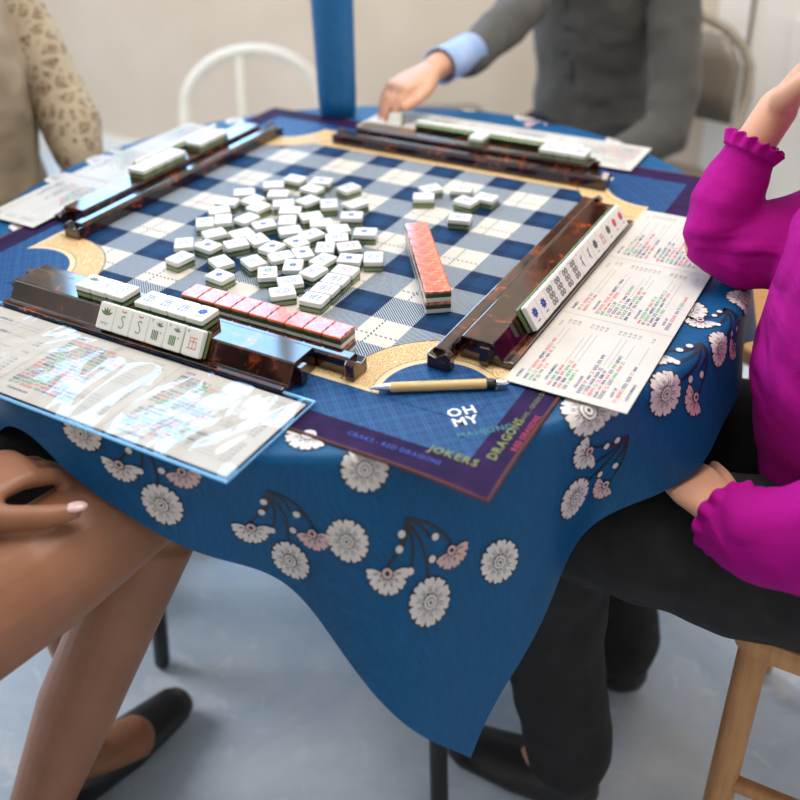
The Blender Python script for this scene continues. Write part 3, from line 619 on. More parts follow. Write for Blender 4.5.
# ------------------------------------------------------------ score cards
def card(name, loc, rz, L, W, panels, label, detail=1.0, bend=0, sleeve=False, z=0, seed=1):
    rnd = random.Random(seed); r = thing(name, loc, label, 'score card', rz)      # local: x = along panels (reading direction), y = up
    hz = lambda x: bend*(1-(2*x/L)**2)+(-.0035*abs(math.sin(PI*(x/L+.5)*panels)) if False else 0)
    b = MB(); n = 24; th = .0006
    P = [(x, y, hz(x)+zz) for zz in (0, th) for x in [-L/2+L*i/n for i in range(n+1)] for y in (-W/2, W/2)]
    F = []; k = 2*(n+1)
    for i in range(n):
        a = 2*i; F += [(k+a, k+a+2, k+a+3, k+a+1), (a, a+1, a+3, a+2), (a, a+2, k+a+2, k+a), (a+1, k+a+1, k+a+3, a+3)]
    F += [(0, k, k+1, 1), (2*n, 2*n+1, k+2*n+1, k+2*n)]
    b.add(P, F, 'card'); fn = lambda x, y: V((x, y, hz(x)+th+.00015)); pw = L/panels
    for p in range(panels):
        x0 = -L/2+pw*p; xl = x0+pw*.07
        if p: b.poly([fn(x0-.0006, -W/2), fn(x0+.0006, -W/2), fn(x0+.0006, W/2), fn(x0-.0006, W/2)], 'card_dim')
        y = W/2-.011
        text(b, rnd.choice(['2468', '13579', 'ANY LIKE', 'WINDS', 'QUINTS', 'RUNS']), (xl, y), (1, 0), (0, 1), .0046, 'c_blue', fn, True); text(b, 'VALUES', (x0+pw*.80, y), (1, 0), (0, 1), .0034, 'c_grey', fn)
        y -= .0075; ln = 0
        while y > -W/2+.006:
            if ln and rnd.random() < .12:
                y -= .003; text(b, rnd.choice(['DRAGONS', 'PAIRS', 'WINDS', 'LIKE NUMBERS', 'ADD UP', 'CONCEALED']), (xl+pw*.05, y), (1, 0), (0, 1), .0042, 'c_blue', fn, True); y -= .0062; ln += 1; continue
            x = xl
            for g in range(rnd.randint(4, 7)):
                cc = rnd.choice(['c_red', 'c_green', 'c_blue', 'c_blue']); s = rnd.choice(['22', '444', '6666', '888', 'FF', 'DDDD', '11', '333', '5555', 'NEWS', '77', '999']); 
                x += text(b, s, (x, y), (1, 0), (0, 1), (.0052*detail), cc, fn, True)+.0018
                if x > x0+pw*.66: break
            if rnd.random() < .75:
                xe = x0+pw*(.72+.1*rnd.random()); 
                if xe > x+.004: 
                    b.poly([fn(x+.002, y+.0008), fn(xe, y+.0008), fn(xe, y+.0020), fn(x+.002, y+.0020)], 'card_dim')
            text(b, rnd.choice(['X 25', 'C 30', 'X 50', 'C 25']), (x0+pw*.86, y), (1, 0), (0, 1), .0042, 'c_grey', fn, True)
            y -= .0053; ln += 1
    b.build('printed_sheet', r)
    if sleeve:
        b = MB(); m_ = .006
        P = []; n = 40; 
        for i in range(n+1):
            for j in range(13):
                x = -L/2-m_+(L+2*m_)*i/n; yy = -W/2-m_+(W+2*m_)*j/12; P.append((x, yy, .0022))
        b.add(P, [(i*13+j, (i+1)*13+j, (i+1)*13+j+1, i*13+j+1) for i in range(n) for j in range(12)], 'plastic'); o = b.build('clear_sleeve', r, smooth=True); o['label'] = 'clear glossy plastic sleeve'
        b = MB(); a, c = L/2+m_, W/2+m_; b.loft([(-a, -c, .0012), (a, -c, .0012), (a, c, .0012), (-a, c, .0012)], (.0022, .0012), 'glintrim', 6, closed=True); b.loft([(0, -c, .0012), (0, c, .0012)], (.0012, .0010), 'glintrim', 6) if False else None
        o = b.build('sleeve_rim', r); o['label'] = 'welded rim with a blue glint put into its colour'
    return r
card('score_card', (-.0345, -.4085, .7435), 0, .447, .121, 3, 'printed score card in a shiny clear plastic sleeve at the near table edge', sleeve=True, seed=4)
card('score_card', (.3985, .008, .7432), PI/2, .462, .124, 3, 'unfolded white score card with coloured print beside the magenta elbow', seed=9)
card('score_card', (-.4125, .040, .7432), -PI/2, .43, .094, 3, 'white score card arched behind the left rack, before the person in beige', bend=.004, seed=12)
card('score_card', (.040, .421, .7432), PI, .47, .106, 3, 'white score card lying flat behind the far rack, before the grey cardigan', seed=15)

# ------------------------------------------------------------ pen
pd = (V((.342, -.231, 0))-V((.230, -.299, 0))); pr_ = thing('ballpoint_pen', ((.342+.230)/2, (-.231-.299)/2, MT+.0052), 'bamboo ballpoint pen with silver tip lying on the near mat corner', 'pen', math.atan2(pd.y, pd.x))
b = MB(); b.loft([(-.045, 0, 0), (.052, 0, 0)], .0050, 'bamboo', 16); o = b.build('barrel', pr_, True)
b = MB(); b.loft([(-.066, 0, 0), (-.060, 0, 0), (-.046, 0, 0)], [.0008, .0022, .0050], 'chrome', 16); b.build('tip', pr_, True)
b = MB(); b.loft([(.048, 0, 0), (.053, 0, 0)], .0054, 'black_metal', 16); b.build('band', pr_, True)
b = MB(); b.loft([(.056, 0, 0), (.066, 0, 0)], .0038, 'chrome', 16); b.build('clicker', pr_, True)
b = MB(); b.box((.030, 0, .0056), (.034, .003, .0009), 'chrome') if False else b.loft([(-.02+i*.0016, 0, .0052+.0) for i in range(2)], .0001, 'ink', 4)
fnp = lambda x, y: V((x, y, math.sqrt(max(1e-9, .0051**2-y*y))))
b = MB(); text(b, 'open play', (-.022, -.001), (1, 0), (0, 1), .0055, 'ink', fnp) if False else [b.poly([fnp(-.02+i*.004, -.0004), fnp(-.0172+i*.004, .0012*((i % 3)-1)), fnp(-.0172+i*.004, .0004+.0012*((i % 3)-1)), fnp(-.02+i*.004, .0002)], 'ink') for i in range(9)]
b.build('engraved_script', pr_)

# ------------------------------------------------------------ bottle
bt = thing('water_bottle', (-.262, .415, MT), 'tall blue water bottle standing at the back of the table', 'bottle')
b = MB(); b.lathe([(0, 0), (.028, 0), (.0315, .004), (.033, .03), (.0355, .20), (.0355, .235), (.030, .252), (.023, .258), (0, .258)], 'bottle', seg=40); b.build('bottle_body', bt, True)
b = MB(); b.lathe([(0, .258), (.024, .258), (.025, .262), (.025, .290), (.022, .295), (0, .295)], 'black_metal', seg=32); b.build('bottle_cap', bt, True)

# ------------------------------------------------------------ chairs
def folding_chair(loc, rz, label, group=None):
    r = thing('folding_chair', loc, label, 'chair', rz)    # faces local +y ; back at -y
    L = []
    for q in range(0, 13):
        a = PI*q/12; L.append((-.21*math.cos(a)*1.0, -.22-.05-.03*math.sin(a), (.60+.17*max(0, math.sin(a))**.7)))
    pts = [(-.21, .20, .01), (-.21, -.10, .40), (-.21, -.22, .54)]+L[0:]+[(.21, -.22, .54), (.21, -.10, .40), (.21, .20, .01)]
    b = MB(); b.loft(pts, .0115, 'taupe_metal', 10); b.build('back_frame', r, True)
    for s in (-1, 1):
        b = MB(); b.loft([(s*.19, .17, .44), (s*.19, -.25, .01)], .010, 'taupe_metal', 8); b.build('leg', r, True)
    b = MB(); b.slab(.37, .37, .435, .452, .05, .004, .006, 'taupe_panel'); b.build('seat', r, True)
    b = MB(); n = 12; P = []
    for zz in (.54, .61, .67, .73):
        for i in range(n+1):
            x = -.19+.38*i/n; 
            if zz > .7: x *= .80
            P.append((x, -.245-(zz-.54)*.12-.02*math.cos(x/.19*PI/2), zz))
    b.add(P, [(j*(n+1)+i, j*(n+1)+i+1, (j+1)*(n+1)+i+1, (j+1)*(n+1)+i) for j in range(3) for i in range(n)], 'taupe_panel'); o = b.build('backrest', r, True); so = o.modifiers.new('s', 'SOLIDIFY'); so.thickness = .008
    return r
CH_A = folding_chair((.03, 1.03, 0), PI-.10, 'taupe metal folding chair under the person in the grey cardigan')
c = dup(CH_A); c.location = (-.86, .10, 0); c.rotation_euler = (0, 0, -PI/2); c['label'] = 'taupe metal folding chair under the person in beige'
def wood_chair(loc, rz, label, mat, name='wooden_chair'):
    r = thing(name, loc, label, 'chair', rz)
    b = MB(); b.slab(.42, .42, .425, .455, .04, .004, .008, mat); b.build('seat', r)
    for sx in (-1, 1):
        b = MB(); b.loft([(sx*.18, .18, .43), (sx*.19, .19, .01)], .017, mat, 10); b.build('leg', r, True)
        b = MB(); b.loft([(sx*.18, -.21, .01), (sx*.18, -.19, .44), (sx*.18, -.25, .92)], .017, mat, 10); b.build('leg', r, True)
    for zz in (.62, .74, .86):
        b = MB(); b.box((0, -.19-(zz-.44)*.12, zz), (.36, .016, .06), mat); b.build('back_slat', r)
    for sx in (-1, 1):
        b = MB(); b.loft([(sx*.187, .187, .2), (sx*.18, -.2, .2)], .010, mat, 8); b.build('side_stretcher', r, True)
    return r
wood_chair((.78, .06, 0), PI/2, 'orange-brown wooden chair under the person in magenta', 'wood')
wood_chair((-.30, -.92, 0), 0, 'black wooden chair under the bare-kneed person at the near left', 'black_metal')
st = thing('wooden_stool', (-.42, 1.16, 0), 'dark brown wooden stool blurred behind the blue bottle', 'stool', .5)
b = MB(); b.slab(.17, .17, .47, .50, .03, .004, .006, 'taupe_panel'); b.build('seat', st)
for sx in (-1, 1):
    for sy in (-1, 1): b = MB(); b.loft([(sx*.06, sy*.06, .47), (sx*.085, sy*.085, .01)], .014, 'dark_wood', 10); b.build('leg', st, True)
st = thing('wooden_stool', (.56, .62, 0), 'low orange-brown wooden stool standing beyond the magenta elbow', 'stool', .3)
b = MB(); b.slab(.30, .30, .42, .45, .03, .004, .006, 'wood'); b.build('seat', st)
for sx in (-1, 1):
    for sy in (-1, 1): b = MB(); b.loft([(sx*.11, sy*.11, .42), (sx*.13, sy*.13, .01)], .016, 'wood', 10); b.build('leg', st, True)
# white hoop-backed chair
r = thing('hoop_chair', (-.84, .87, 0), 'white hoop-backed chair standing empty behind the table', 'chair', PI+.52)
b = MB(); b.loft([(-.185, -.16, .40)]+[(-.185*math.cos(PI*q/14), -.20-.03*math.sin(PI*q/14), .475+.150*math.sin(PI*q/14)) for q in range(15)]+[(.185, -.16, .40)], .0165, 'chair_white', 12); b.build('back_hoop', r, True)
for x in (.03,): b = MB(); b.loft([(x, -.17, .40), (x, -.228, .615)], .014, 'chair_white', 8); b.build('spindle', r, True)
b = MB(); b.slab(.40, .38, .385, .415, .09, .005, .01, 'chair_white'); b.build('seat', r)
for sx in (-1, 1):
    for sy in (-1, 1): b = MB(); b.loft([(sx*.15, sy*.14, .39), (sx*.20, sy*.19, .01)], .015, 'chair_white', 10); b.build('leg', r, True)

# ------------------------------------------------------------ people
FOLD = bpy.data.textures.new('cloth_folds', 'CLOUDS'); FOLD.noise_scale = .055; FOLD.noise_depth = 1
def folds(o, s):
    d = o.modifiers.new('folds', 'DISPLACE'); d.texture = FOLD; d.strength = s; d.mid_level = .45; d.texture_coords = 'LOCAL'
    return o
def head(mb, c, f, mat, tilt=0):      # head centre, facing direction
    f = V(f).normalized(); s = f.cross(V((0, 0, 1))).normalized(); u = s.cross(f); R = Matrix((s, f, u)).transposed(); c = V(c)
    mb.ball(c+u*.02, (.073, .092, .10), mat, rot=R); mb.ball(c+f*.02-u*.05, (.055, .065, .065), mat, rot=R)
    mb.loft([c+f*.085+u*.02, c+f*.105-u*.012, c+f*.088-u*.022], [.006, .013, .010], mat, 10)
    for sg in (-1, 1): mb.ball(c+s*sg*.074-f*.005, (.009, .020, .032), mat, rot=R)
    mb.ball(c+f*.082-u*.055, (.024, .012, .009), mat, rot=R)
def face_bits(parent, c, f):
    f = V(f).normalized(); s = f.cross(V((0, 0, 1))).normalized(); u = s.cross(f); c = V(c)
    for sg in (-1, 1):
        b = MB(); b.ball(c+s*sg*.031+f*.081+u*.012, .011, 'eye'); b.build('eye', parent, True)
    b = MB(); b.loft([c+f*.091-u*.053+s*-.022, c+f*.097-u*.053, c+f*.091-u*.053+s*.022], [.003, .006, .003], 'lip', 8); b.build('lips', parent, True)
def hair(parent, c, f, mat, long=.1):
    f = V(f).normalized(); s = f.cross(V((0, 0, 1))).normalized(); u = s.cross(f); R = Matrix((s, f, u)).transposed(); c = V(c); b = MB()
    b.ball(c+u*.042-f*.020, (.084, .094, .092), mat, rot=R); b.ball(c-f*.045-u*long*.4, (.078, .055, .08+long*.5), mat, rot=R)
    b.build('hair', parent, True, remesh=.006, sm=3)
def hand(mb, W, F, B, T, mat, curl=(20, 25, 20), spread=.05, thumb=(30, 20), size=1.0, fcurl=None, nails=None):
    # W wrist, F direction of the fingers, B back-of-hand normal, T thumb side direction
    W = V(W); F = V(F).normalized(); B = (V(B)-F*V(B).dot(F)).normalized(); S = F.cross(B).normalized()
    if S.dot(V(T)) < 0: S = -S
    z = size
    mb.loft([W-F*.02*z, W+F*.01*z, W+F*.05*z, W+F*.088*z], [(.024*z, .017*z), (.029*z, .017*z), (.040*z, .0145*z), (.039*z, .011*z)], mat, 18, up=B)
    tips = []
    for i, (off, ln, r) in enumerate(((.029, .072, .0088), (.0097, .080, .0090), (-.0097, .074, .0085), (-.028, .058, .0075))):
        st = W+F*(.080-abs(off)*.15)*z+S*off*z; c = fcurl[i] if fcurl else curl
        d = (F+S*spread*off*60*.3).normalized(); p = st; pts = [st-F*.012*z, st]; a = 0
        for j, fr in enumerate((.45, .31, .24)):
            a += math.radians(c[j]); dd = (d*math.cos(a)-B*math.sin(a)).normalized(); p = p+dd*ln*fr*z; pts.append(p)
        mb.loft(pts, [r*z*1.05, r*z*1.08, r*z, r*z*.94, r*z*.78], mat, 12, up=B); tips.append((p, dd, (B*math.cos(a)+d*math.sin(a)).normalized(), r))
    st = W+F*.022*z+S*.024*z-B*.004*z; a, c2 = math.radians(thumb[0]), math.radians(thumb[1])
    d1 = (F*math.cos(a)+S*math.sin(a)-B*.25).normalized(); p1 = st+d1*.040*z; d2 = (F*math.cos(a-c2)+S*math.sin(a-c2)-B*.15).normalized(); p2 = p1+d2*.032*z; d3 = (F*math.cos(a-c2*1.6)+S*math.sin(a-c2*1.6)-B*.1).normalized(); p3 = p2+d3*.026*z
    mb.loft([st-d1*.01*z, st, p1, p2, p3], [.015*z, .0155*z, .0125*z, .0112*z, .0085*z], mat, 12, up=B); tips.append((p3, d3, B, .0095))
    return tips
def nail(parent, tip, dr, up, r, size=1.0):
    dr = V(dr).normalized(); up = V(up).normalized(); s = dr.cross(up).normalized(); R = Matrix((s, dr, s.cross(dr) if s.cross(dr).dot(up) > 0 else -s.cross(dr))).transposed()
    b = MB(); b.ball(V(tip)+dr*r*.35+up*r*.55, (r*.78, r*1.15, r*.38), 'nail', rot=R); o = b.build('fingernail', parent, True); o['label'] = 'pale pink painted fingernail'

# --- person in the grey cardigan, at the back
A = thing('person', (0, 1.06, 0), 'seated person in a grey button cardigan reaching one hand over the far rack', 'person')
A_H = V((0, 1.06, 0)); 
def rel(p): return V(p)-A_H+V((-.035, 0, 0))
b = MB(); sk = 'skin'
b.loft([rel((0, 1.09, .50)), rel((0, 1.09, .62)), rel((-.0, 1.07, .80)), rel((0, 1.04, .98)), rel((0, 1.025, 1.08))], [(.12, .09), (.10, .08), (.11, .09), (.12, .08), (.06, .05)], sk, 24, up=(0, 1, 0))
b.loft([rel((0, 1.02, 1.06)), rel((0, .995, 1.20))], .048, sk, 16, up=(0, 1, 0)); head(b, rel((-.01, .97, 1.27)), (-.25, -1, -.35), sk)
ARM = [(-.11, 1.05, 1.03), (-.095, .93, .93), (-.055, .82, .865), (-.070, .64, .822), (-.090, .520, .812)]
b.loft([rel(p) for p in ARM], [.045, .040, .035, .028, .023], sk, 16)
b.loft([rel(p) for p in ((.14, 1.05, 1.03), (.185, 1.03, .82), (.215, .94, .62), (.12, .80, .56))], [.040, .036, .034, .024], sk, 16)
tp = hand(b, rel((-.092, .516, .812)), (-.42, -.86, -.24), (-.2, -.3, 1), (1, 0, 0), sk, fcurl=((26, 20, 12), (22, 20, 14), (24, 22, 14), (26, 24, 16)), thumb=(34, 22), spread=.09, size=.90)
hand(b, rel((.12, .80, .56)), (-.8, -.3, -.1), (0, 0, 1), (0, -1, 0), sk, size=.95)
for s in (-1, 1): b.loft([rel((s*.08, 1.10, .50)), rel((s*.09, .88, .49)), rel((s*.09, .66, .48)), rel((s*.09, .68, .28)), rel((s*.09, .70, .08)), rel((s*.09, .64, .04))], [.075, .07, .055, .05, .035, .035], sk, 16)
b.build('body', A, True, remesh=.0035, sm=4)
pt = (tp[0][0]+tp[4][0])/2+A_H
tile('plain', MAT(pt+V((0, -.006, -.012)), (1, 0, .1), (-.1, -.9, .35)), 'white tile held in the fingertips of the person in grey')
nail(A, tp[0][0], tp[0][1], tp[0][2], tp[0][3]); nail(A, tp[1][0], tp[1][1], tp[1][2], tp[1][3])
face_bits(A, rel((-.01, .97, 1.27)), (-.25, -1, -.35)); hair(A, rel((-.01, .97, 1.27)), (-.25, -1, -.35), 'hair_brown', .14)
b = MB(); g = 'grey_knit'
b.loft([rel(p) for p in ((.0, 1.10, .47), (.0, 1.095, .60), (.0, 1.085, .70), (0, 1.07, .82), (0, 1.055, .92), (0, 1.04, 1.00), (0, 1.03, 1.04))], [(.145, .125), (.128, .115), (.122, .112), (.135, .122), (.142, .12), (.13, .10), (.09, .08)], g, 32, up=(0, 1, 0))
b.loft([rel(p) for p in ((-.05, 1.04, 1.02), (-.11, 1.04, 1.02), (-.098, .94, .94), (-.050, .81, .868), (-.062, .70, .828), (-.074, .61, .808))], [.058, .060, .054, .048, .040, .034], g, 20)
b.loft([rel(p) for p in ((.09, 1.05, 1.02), (.145, 1.05, 1.0), (.175, 1.04, .86), (.208, .99, .70), (.215, .93, .61), (.12, .80, .56))], [.055, .058, .054, .052, .050, .036], g, 20)
cd = folds(b.build('cardigan', A, True, remesh=.006, sm=6), .010); cd['label'] = 'grey knitted cardigan with small buttons'
for i in range(5):
    b = MB(); b.ball(rel((-.012, .934+.005*i, .90-.052*i)), (.0055, .005, .0055), 'black_metal'); b.build('button', cd, True)
b = MB(); b.loft([rel((-.004, .940+.0075*i*.66, .93-.034*i)) for i in range(9)], .0028, 'black_cloth', 8); b.build('button_placket', cd, True)
b = MB(); b.loft([rel((-.072, .625, .820)), rel((-.078, .59, .817)), rel((-.086, .545, .812)), rel((-.088, .532, .812))], [(.032, .029), (.031, .028), (.031, .028), (.033, .030)], 'shirt_blue', 20, cap=False)
o = b.build('shirt_cuff', A, True); so = o.modifiers.new('s', 'SOLIDIFY'); so.thickness = .003; o['label'] = 'turned-back light blue shirt cuff'
b = MB()
for s in (-1, 1): b.loft([rel((s*.07, 1.11, .50)), rel((s*.09, .88, .495)), rel((s*.09, .65, .485)), rel((s*.09, .67, .28)), rel((s*.09, .70, .10))], [.095, .085, .07, .06, .055], 'black_cloth', 18)
b.build('trousers', A, True, remesh=.008, sm=4)

# --- person in beige, at the left
B0 = V((-.80, .10, 0)); BOFF = V((-.01, -.055, 0)); B = thing('person', B0, 'seated person in a beige dress with open-work crochet sleeves at the left table side', 'person')
def rel(p): return V(p)-B0+BOFF
b = MB()
b.loft([rel(p) for p in ((-.82, .06, .50), (-.80, .06, .65), (-.77, .05, .85), (-.75, .04, 1.0), (-.74, .04, 1.08))], [(.14, .10), (.12, .09), (.14, .10), (.15, .09), (.06, .05)], sk, 24, up=(1, 0, 0))
b.loft([rel((-.74, .04, 1.06)), rel((-.71, .04, 1.20))], .048, sk, 16); head(b, rel((-.68, .04, 1.27)), (1, .05, -.3), sk)
for s in (-1, 1):
    b.loft([rel((-.74, .04+s*.16, 1.02)), rel((-.71, .04+s*.19, .88)), rel((-.66, .04+s*.19, .76)), rel((-.58, .04+s*.13, .68))], [.045, .04, .034, .026], sk, 16); hand(b, rel((-.58, .04+s*.13, .68)), (.7, -s*.5, -.5), (0, 0, 1), (0, -s, 0), sk, size=.95)
    b.loft([rel((-.80, .04+s*.09, .52)), rel((-.60, .04+s*.1, .53)), rel((-.42, .04+s*.1, .52)), rel((-.44, .04+s*.1, .28)), rel((-.46, .04+s*.1, .08)), rel((-.38, .04+s*.1, .04))], [.075, .07, .055, .05, .035, .035], sk, 16)
b.build('body', B, True, remesh=.005, sm=4); face_bits(B, rel((-.68, .04, 1.27)), (1, .05, -.3)); hair(B, rel((-.68, .04, 1.27)), (1, .05, -.3), 'hair_grey', .08)
b = MB(); b.loft([rel(p) for p in ((-.80, .05, .46), (-.78, .05, .60), (-.765, .055, .72), (-.75, .055, .86), (-.745, .045, .97), (-.74, .04, 1.04))], [(.19, .17), (.175, .15), (.168, .13), (.165, .13), (.155, .11), (.08, .07)], 'beige', 28, up=(1, 0, 0))
for s in (-1, 1): b.loft([rel((-.80, .05+s*.08, .52)), rel((-.60, .05+s*.1, .535)), rel((-.43, .05+s*.1, .50)), rel((-.43, .05+s*.1, .30))], [.10, .09, .08, .09], 'beige', 18)
folds(b.build('dress', B, True, remesh=.008, sm=5), .014)
for s in (-1, 1):
    b = MB(); b.loft([rel(p) for p in ((-.74, .04+s*.11, 1.02), (-.735, .045+s*.150, 1.01), (-.70, .045+s*.172, .90), (-.655, .045+s*.172, .80), (-.625, .045+s*.165, .75), (-.59, .045+s*.14, .70))], [.05, .054, .050, .048, .052, .04], 'lace', 20)
    o = b.build('crochet_sleeve', B, True, remesh=.005, sm=3); o['label'] = 'open-work crochet sleeve'

# --- person in magenta, at the right
C0 = V((.76, .06, 0)); Cp = thing('person', C0, 'seated person in a magenta sweater leaning an elbow on the right table edge', 'person')
def rel(p): return V(p)-C0
FA = [(.456, .078, .786), (.464, .100, .835), (.478, .124, .890), (.497, .150, .935)]
b = MB()
b.loft([rel(p) for p in ((.76, .05, .50), (.74, .05, .65), (.73, .05, .82), (.72, .06, .93), (.70, .07, .99))], [(.13, .10), (.12, .09), (.135, .10), (.15, .09), (.06, .05)], sk, 24, up=(1, 0, 0))
b.loft([rel((.70, .07, .97)), rel((.65, .09, 1.08))], .046, sk, 16); head(b, rel((.61, .11, 1.14)), (-1, .1, -.5), sk)
b.loft([rel(p) for p in ((.70, .22, .91), (.60, .16, .81), FA[0])], [.045, .036, .028], sk, 16); b.loft([rel(p) for p in FA], [.028, .028, .0225, .022], sk, 16)
hand(b, rel(FA[3]), (.50, -.05, .85), (-.8, .2, .5), (0, -1, 0), sk, fcurl=((30, 40, 20),)*4, size=.95)
LA = [(.70, -.10, .92), (.69, -.14, .78), (.665, -.185, .660), (.60, -.192, .635), (.572, -.178, .618), (.552, -.155, .606)]
b.loft([rel(p) for p in LA], [.045, .042, .038, .034, .028, .024], sk, 16); hand(b, rel(LA[-1]), (-.74, .66, -.02), (.1, -.1, 1), (.5, .8, 0), 'skin', size=.85, curl=(18, 24, 16), thumb=(35, 15), spread=.08)
for s in (-1, 1): b.loft([rel(p) for p in ((.75, .03+s*.09, .52), (.55, .01+s*.1, .505), (.37, .0+s*.11, .495), (.375, s*.11, .28), (.40, s*.11, .08), (.34, s*.11, .045))], [.07, .06, .045, .038, .028, .025], sk, 16)
b.build('body', Cp, True, remesh=.0035, sm=4); face_bits(Cp, rel((.61, .11, 1.14)), (-1, .1, -.5)); hair(Cp, rel((.61, .11, 1.14)), (-1, .1, -.5), 'hair_brown', .1)
b = MB(); g = 'magenta'
b.loft([rel(p) for p in ((.74, .05, .47), (.695, .04, .60), (.670, .035, .72), (.675, .04, .84), (.69, .06, .92), (.70, .07, .96))], [(.165, .145), (.160, .150), (.158, .145), (.158, .130), (.15, .10), (.08, .07)], g, 28, up=(1, 0, 0))
b.loft([rel(p) for p in ((.70, .19, .90), (.68, .20, .885), (.60, .155, .815), (.53, .115, .785), (.480, .088, .782), (.462, .080, .788))], [.065, .066, .058, .052, .044, .036], g, 22)
b.loft([rel(p) for p in ((.470, .080, .785), (.460, .084, .797), (.463, .097, .828), (.470, .113, .860), (.4775, .124, .888))], [.034, .040, .040, .034, .0275], g, 22)
b.loft([rel(p) for p in ((.69, -.07, .90), (.70, -.11, .88), (.70, -.15, .77), (.665, -.19, .672), (.62, -.194, .635), (.585, -.188, .622), (.566, -.176, .614))], [.065, .066, .060, .056, .050, .044, .038], g, 22)
sw = folds(b.build('sweater', Cp, True, remesh=.005, sm=5), .011); sw['label'] = 'magenta knitted sweater'
def ruffle(c, d, r, mat, parent, amp=.004, ln=.016, n=13):
    c = V(c); d = V(d).normalized(); s = d.cross(V((0, 1, .1))).normalized(); u = s.cross(d); P = []; K = 120; J = 6
    for j in range(J+1):
        t = j/J
        for k in range(K):
            a = 2*PI*k/K; rr = r*(1+.10*t)+amp*t*math.sin(n*a); P.append(c+d*(ln*t+amp*.7*t*math.cos(n*a+.8))+s*rr*math.cos(a)+u*rr*math.sin(a))
    b = MB(); b.add(P, [(j*K+k, j*K+(k+1) % K, (j+1)*K+(k+1) % K, (j+1)*K+k) for j in range(J) for k in range(K)], mat); o = b.build('ruffled_cuff', parent, True); so = o.modifiers.new('s', 'SOLIDIFY'); so.thickness = .002
ruffle(rel((.4765, .122, .884)), V(FA[3])-V(FA[1]), .0285, 'magenta', Cp, .0035, .016); ruffle(rel((.572, -.180, .618)), (-.7, .7, -.1), .036, 'magenta', Cp, .003, .02)
b = MB()
for s in (-1, 1): b.loft([rel(p) for p in ((.77, .03+s*.08, .52), (.56, .01+s*.1, .508), (.35, s*.11, .498), (.355, s*.11, .45), (.37, s*.11, .28), (.40, s*.11, .10))], [.10, .088, .070, .072, .062, .058], 'black_cloth', 18)
folds(b.build('trousers', Cp, True, remesh=.007, sm=4), .008)
for s in (-1, 1): b = MB(); b.loft([rel((.41, s*.11, .045)), rel((.33, s*.11, .035)), rel((.25, s*.115, .032))], [(.036, .04), (.042, .033), (.034, .026)], 'black_metal', 14); b.build('shoe', Cp, True, remesh=.005, sm=2)

# --- bare-kneed person, near left
D0 = V((-.30, -.92, 0)); Dp = thing('person', D0, 'person at the near left in black shorts, hand resting on a bare knee', 'person')
def rel(p): return V(p)-D0
tn = 'tan'; b = MB()
b.loft([rel(p) for p in ((-.30, -.93, .52), (-.30, -.93, .66), (-.29, -.92, .84), (-.29, -.91, 1.0), (-.28, -.90, 1.08))], [(.14, .10), (.12, .09), (.14, .10), (.15, .09), (.06, .05)], tn, 24, up=(0, 1, 0))
b.loft([rel((-.28, -.90, 1.06)), rel((-.275, -.87, 1.2))], .048, tn, 16); head(b, rel((-.27, -.85, 1.27)), (.2, 1, -.3), tn)
KN2 = [(-.18, -.90, .52), (-.075, -.70, .568), (-.005, -.535, .602), (.015, -.43, .612), (.012, -.365, .594), (-.02, -.37, .52), (-.09, -.47, .30), (-.14, -.56, .10), (-.10, -.50, .04)]
b.loft([rel(p) for p in KN2], [.078, .072, .062, .056, .050, .050, .048, .034, .034], tn, 22)
b.loft([rel(p) for p in ((-.38, -.88, .53), (-.26, -.62, .565), (-.155, -.40, .58), (-.17, -.38, .30), (-.19, -.42, .08), (-.17, -.34, .04))], [.078, .072, .056, .05, .034, .034], tn, 20)
WR = V((-.072, -.578, .684)); EL = V((-.27, -.72, .78))
b.loft([rel(p) for p in ((-.12, -.92, 1.02), (-.22, -.86, .88), EL)], [.045, .042, .038], tn, 16); b.loft([rel(EL), rel(EL*.5+WR*.5), rel(WR)], [.038, .035, .026], tn, 16)
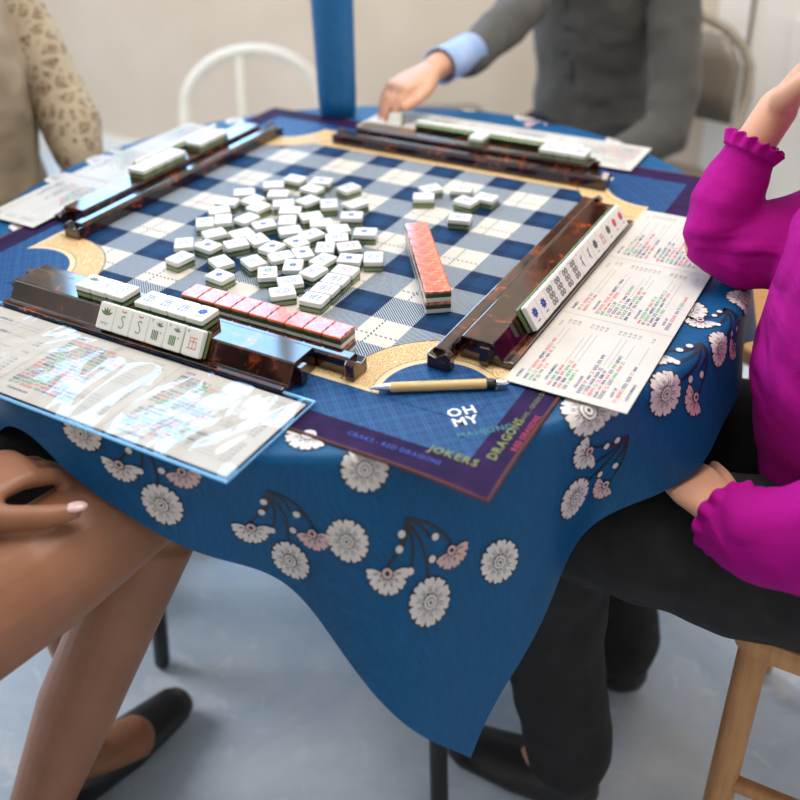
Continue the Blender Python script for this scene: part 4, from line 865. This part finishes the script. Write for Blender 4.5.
b.loft([rel(p) for p in ((-.46, -.92, 1.02), (-.50, -.85, .80), (-.42, -.66, .64))], [.045, .04, .028], tn, 16); hand(b, rel((-.42, -.66, .64)), (.4, .8, -.3), (0, 0, 1), (1, 0, 0), tn)
tp = hand(b, rel(WR), (.22, .95, .02), (-.12, -.05, 1), (1, -.2, 0), tn, fcurl=((22, 22, 16), (24, 24, 16), (26, 26, 18), (26, 26, 18)), thumb=(52, 12), size=.98)
b.build('body', Dp, True, remesh=.0035, sm=4)
for q in tp: nail(Dp, q[0], q[1], q[2], q[3], 1.1)
face_bits(Dp, rel((-.27, -.85, 1.27)), (.2, 1, -.3)); hair(Dp, rel((-.27, -.85, 1.27)), (.2, 1, -.3), 'hair_brown', .16)
b = MB(); b.loft([rel(p) for p in ((-.30, -.93, .47), (-.30, -.93, .58), (-.295, -.925, .70), (-.29, -.92, .85), (-.29, -.91, .98), (-.285, -.90, 1.04))], [(.165, .13), (.15, .12), (.14, .12), (.155, .12), (.165, .105), (.09, .07)], 'black_cloth', 28, up=(0, 1, 0))
for s, x in ((1, -.12), (-1, -.46)): b.loft([rel((-.29+s*.12, -.91, 1.02)), rel((x, -.91, 1.01)), rel((x-.06 if s > 0 else x-.03, -.88, .93))], [.055, .058, .056], 'black_cloth', 18)
b.build('shirt', Dp, True, remesh=.007, sm=4)
b = MB(); b.loft([rel(p) for p in ((-.22, -.93, .52), (-.14, -.82, .55), (-.060, -.665, .575))], [.10, .09, .077], 'black_cloth', 22); b.loft([rel(p) for p in ((-.36, -.93, .53), (-.32, -.76, .55), (-.25, -.60, .567), (-.155, -.40, .582), (-.15, -.36, .57))], [.10, .09, .080, .070, .066], 'black_cloth', 22)  # left leg runs past the knee, added black to stand for under-table shade
b.build('shorts', Dp, True, remesh=.006, sm=3)
for pts in (((-.155, -.585, .045), (-.115, -.52, .035), (-.075, -.45, .030)), ((-.195, -.44, .045), (-.18, -.35, .035), (-.165, -.26, .03))):
    b = MB(); b.loft([rel(p) for p in pts], [(.036, .04), (.042, .032), (.032, .024)], 'black_metal', 14); b.build('shoe', Dp, True, remesh=.005, sm=2)
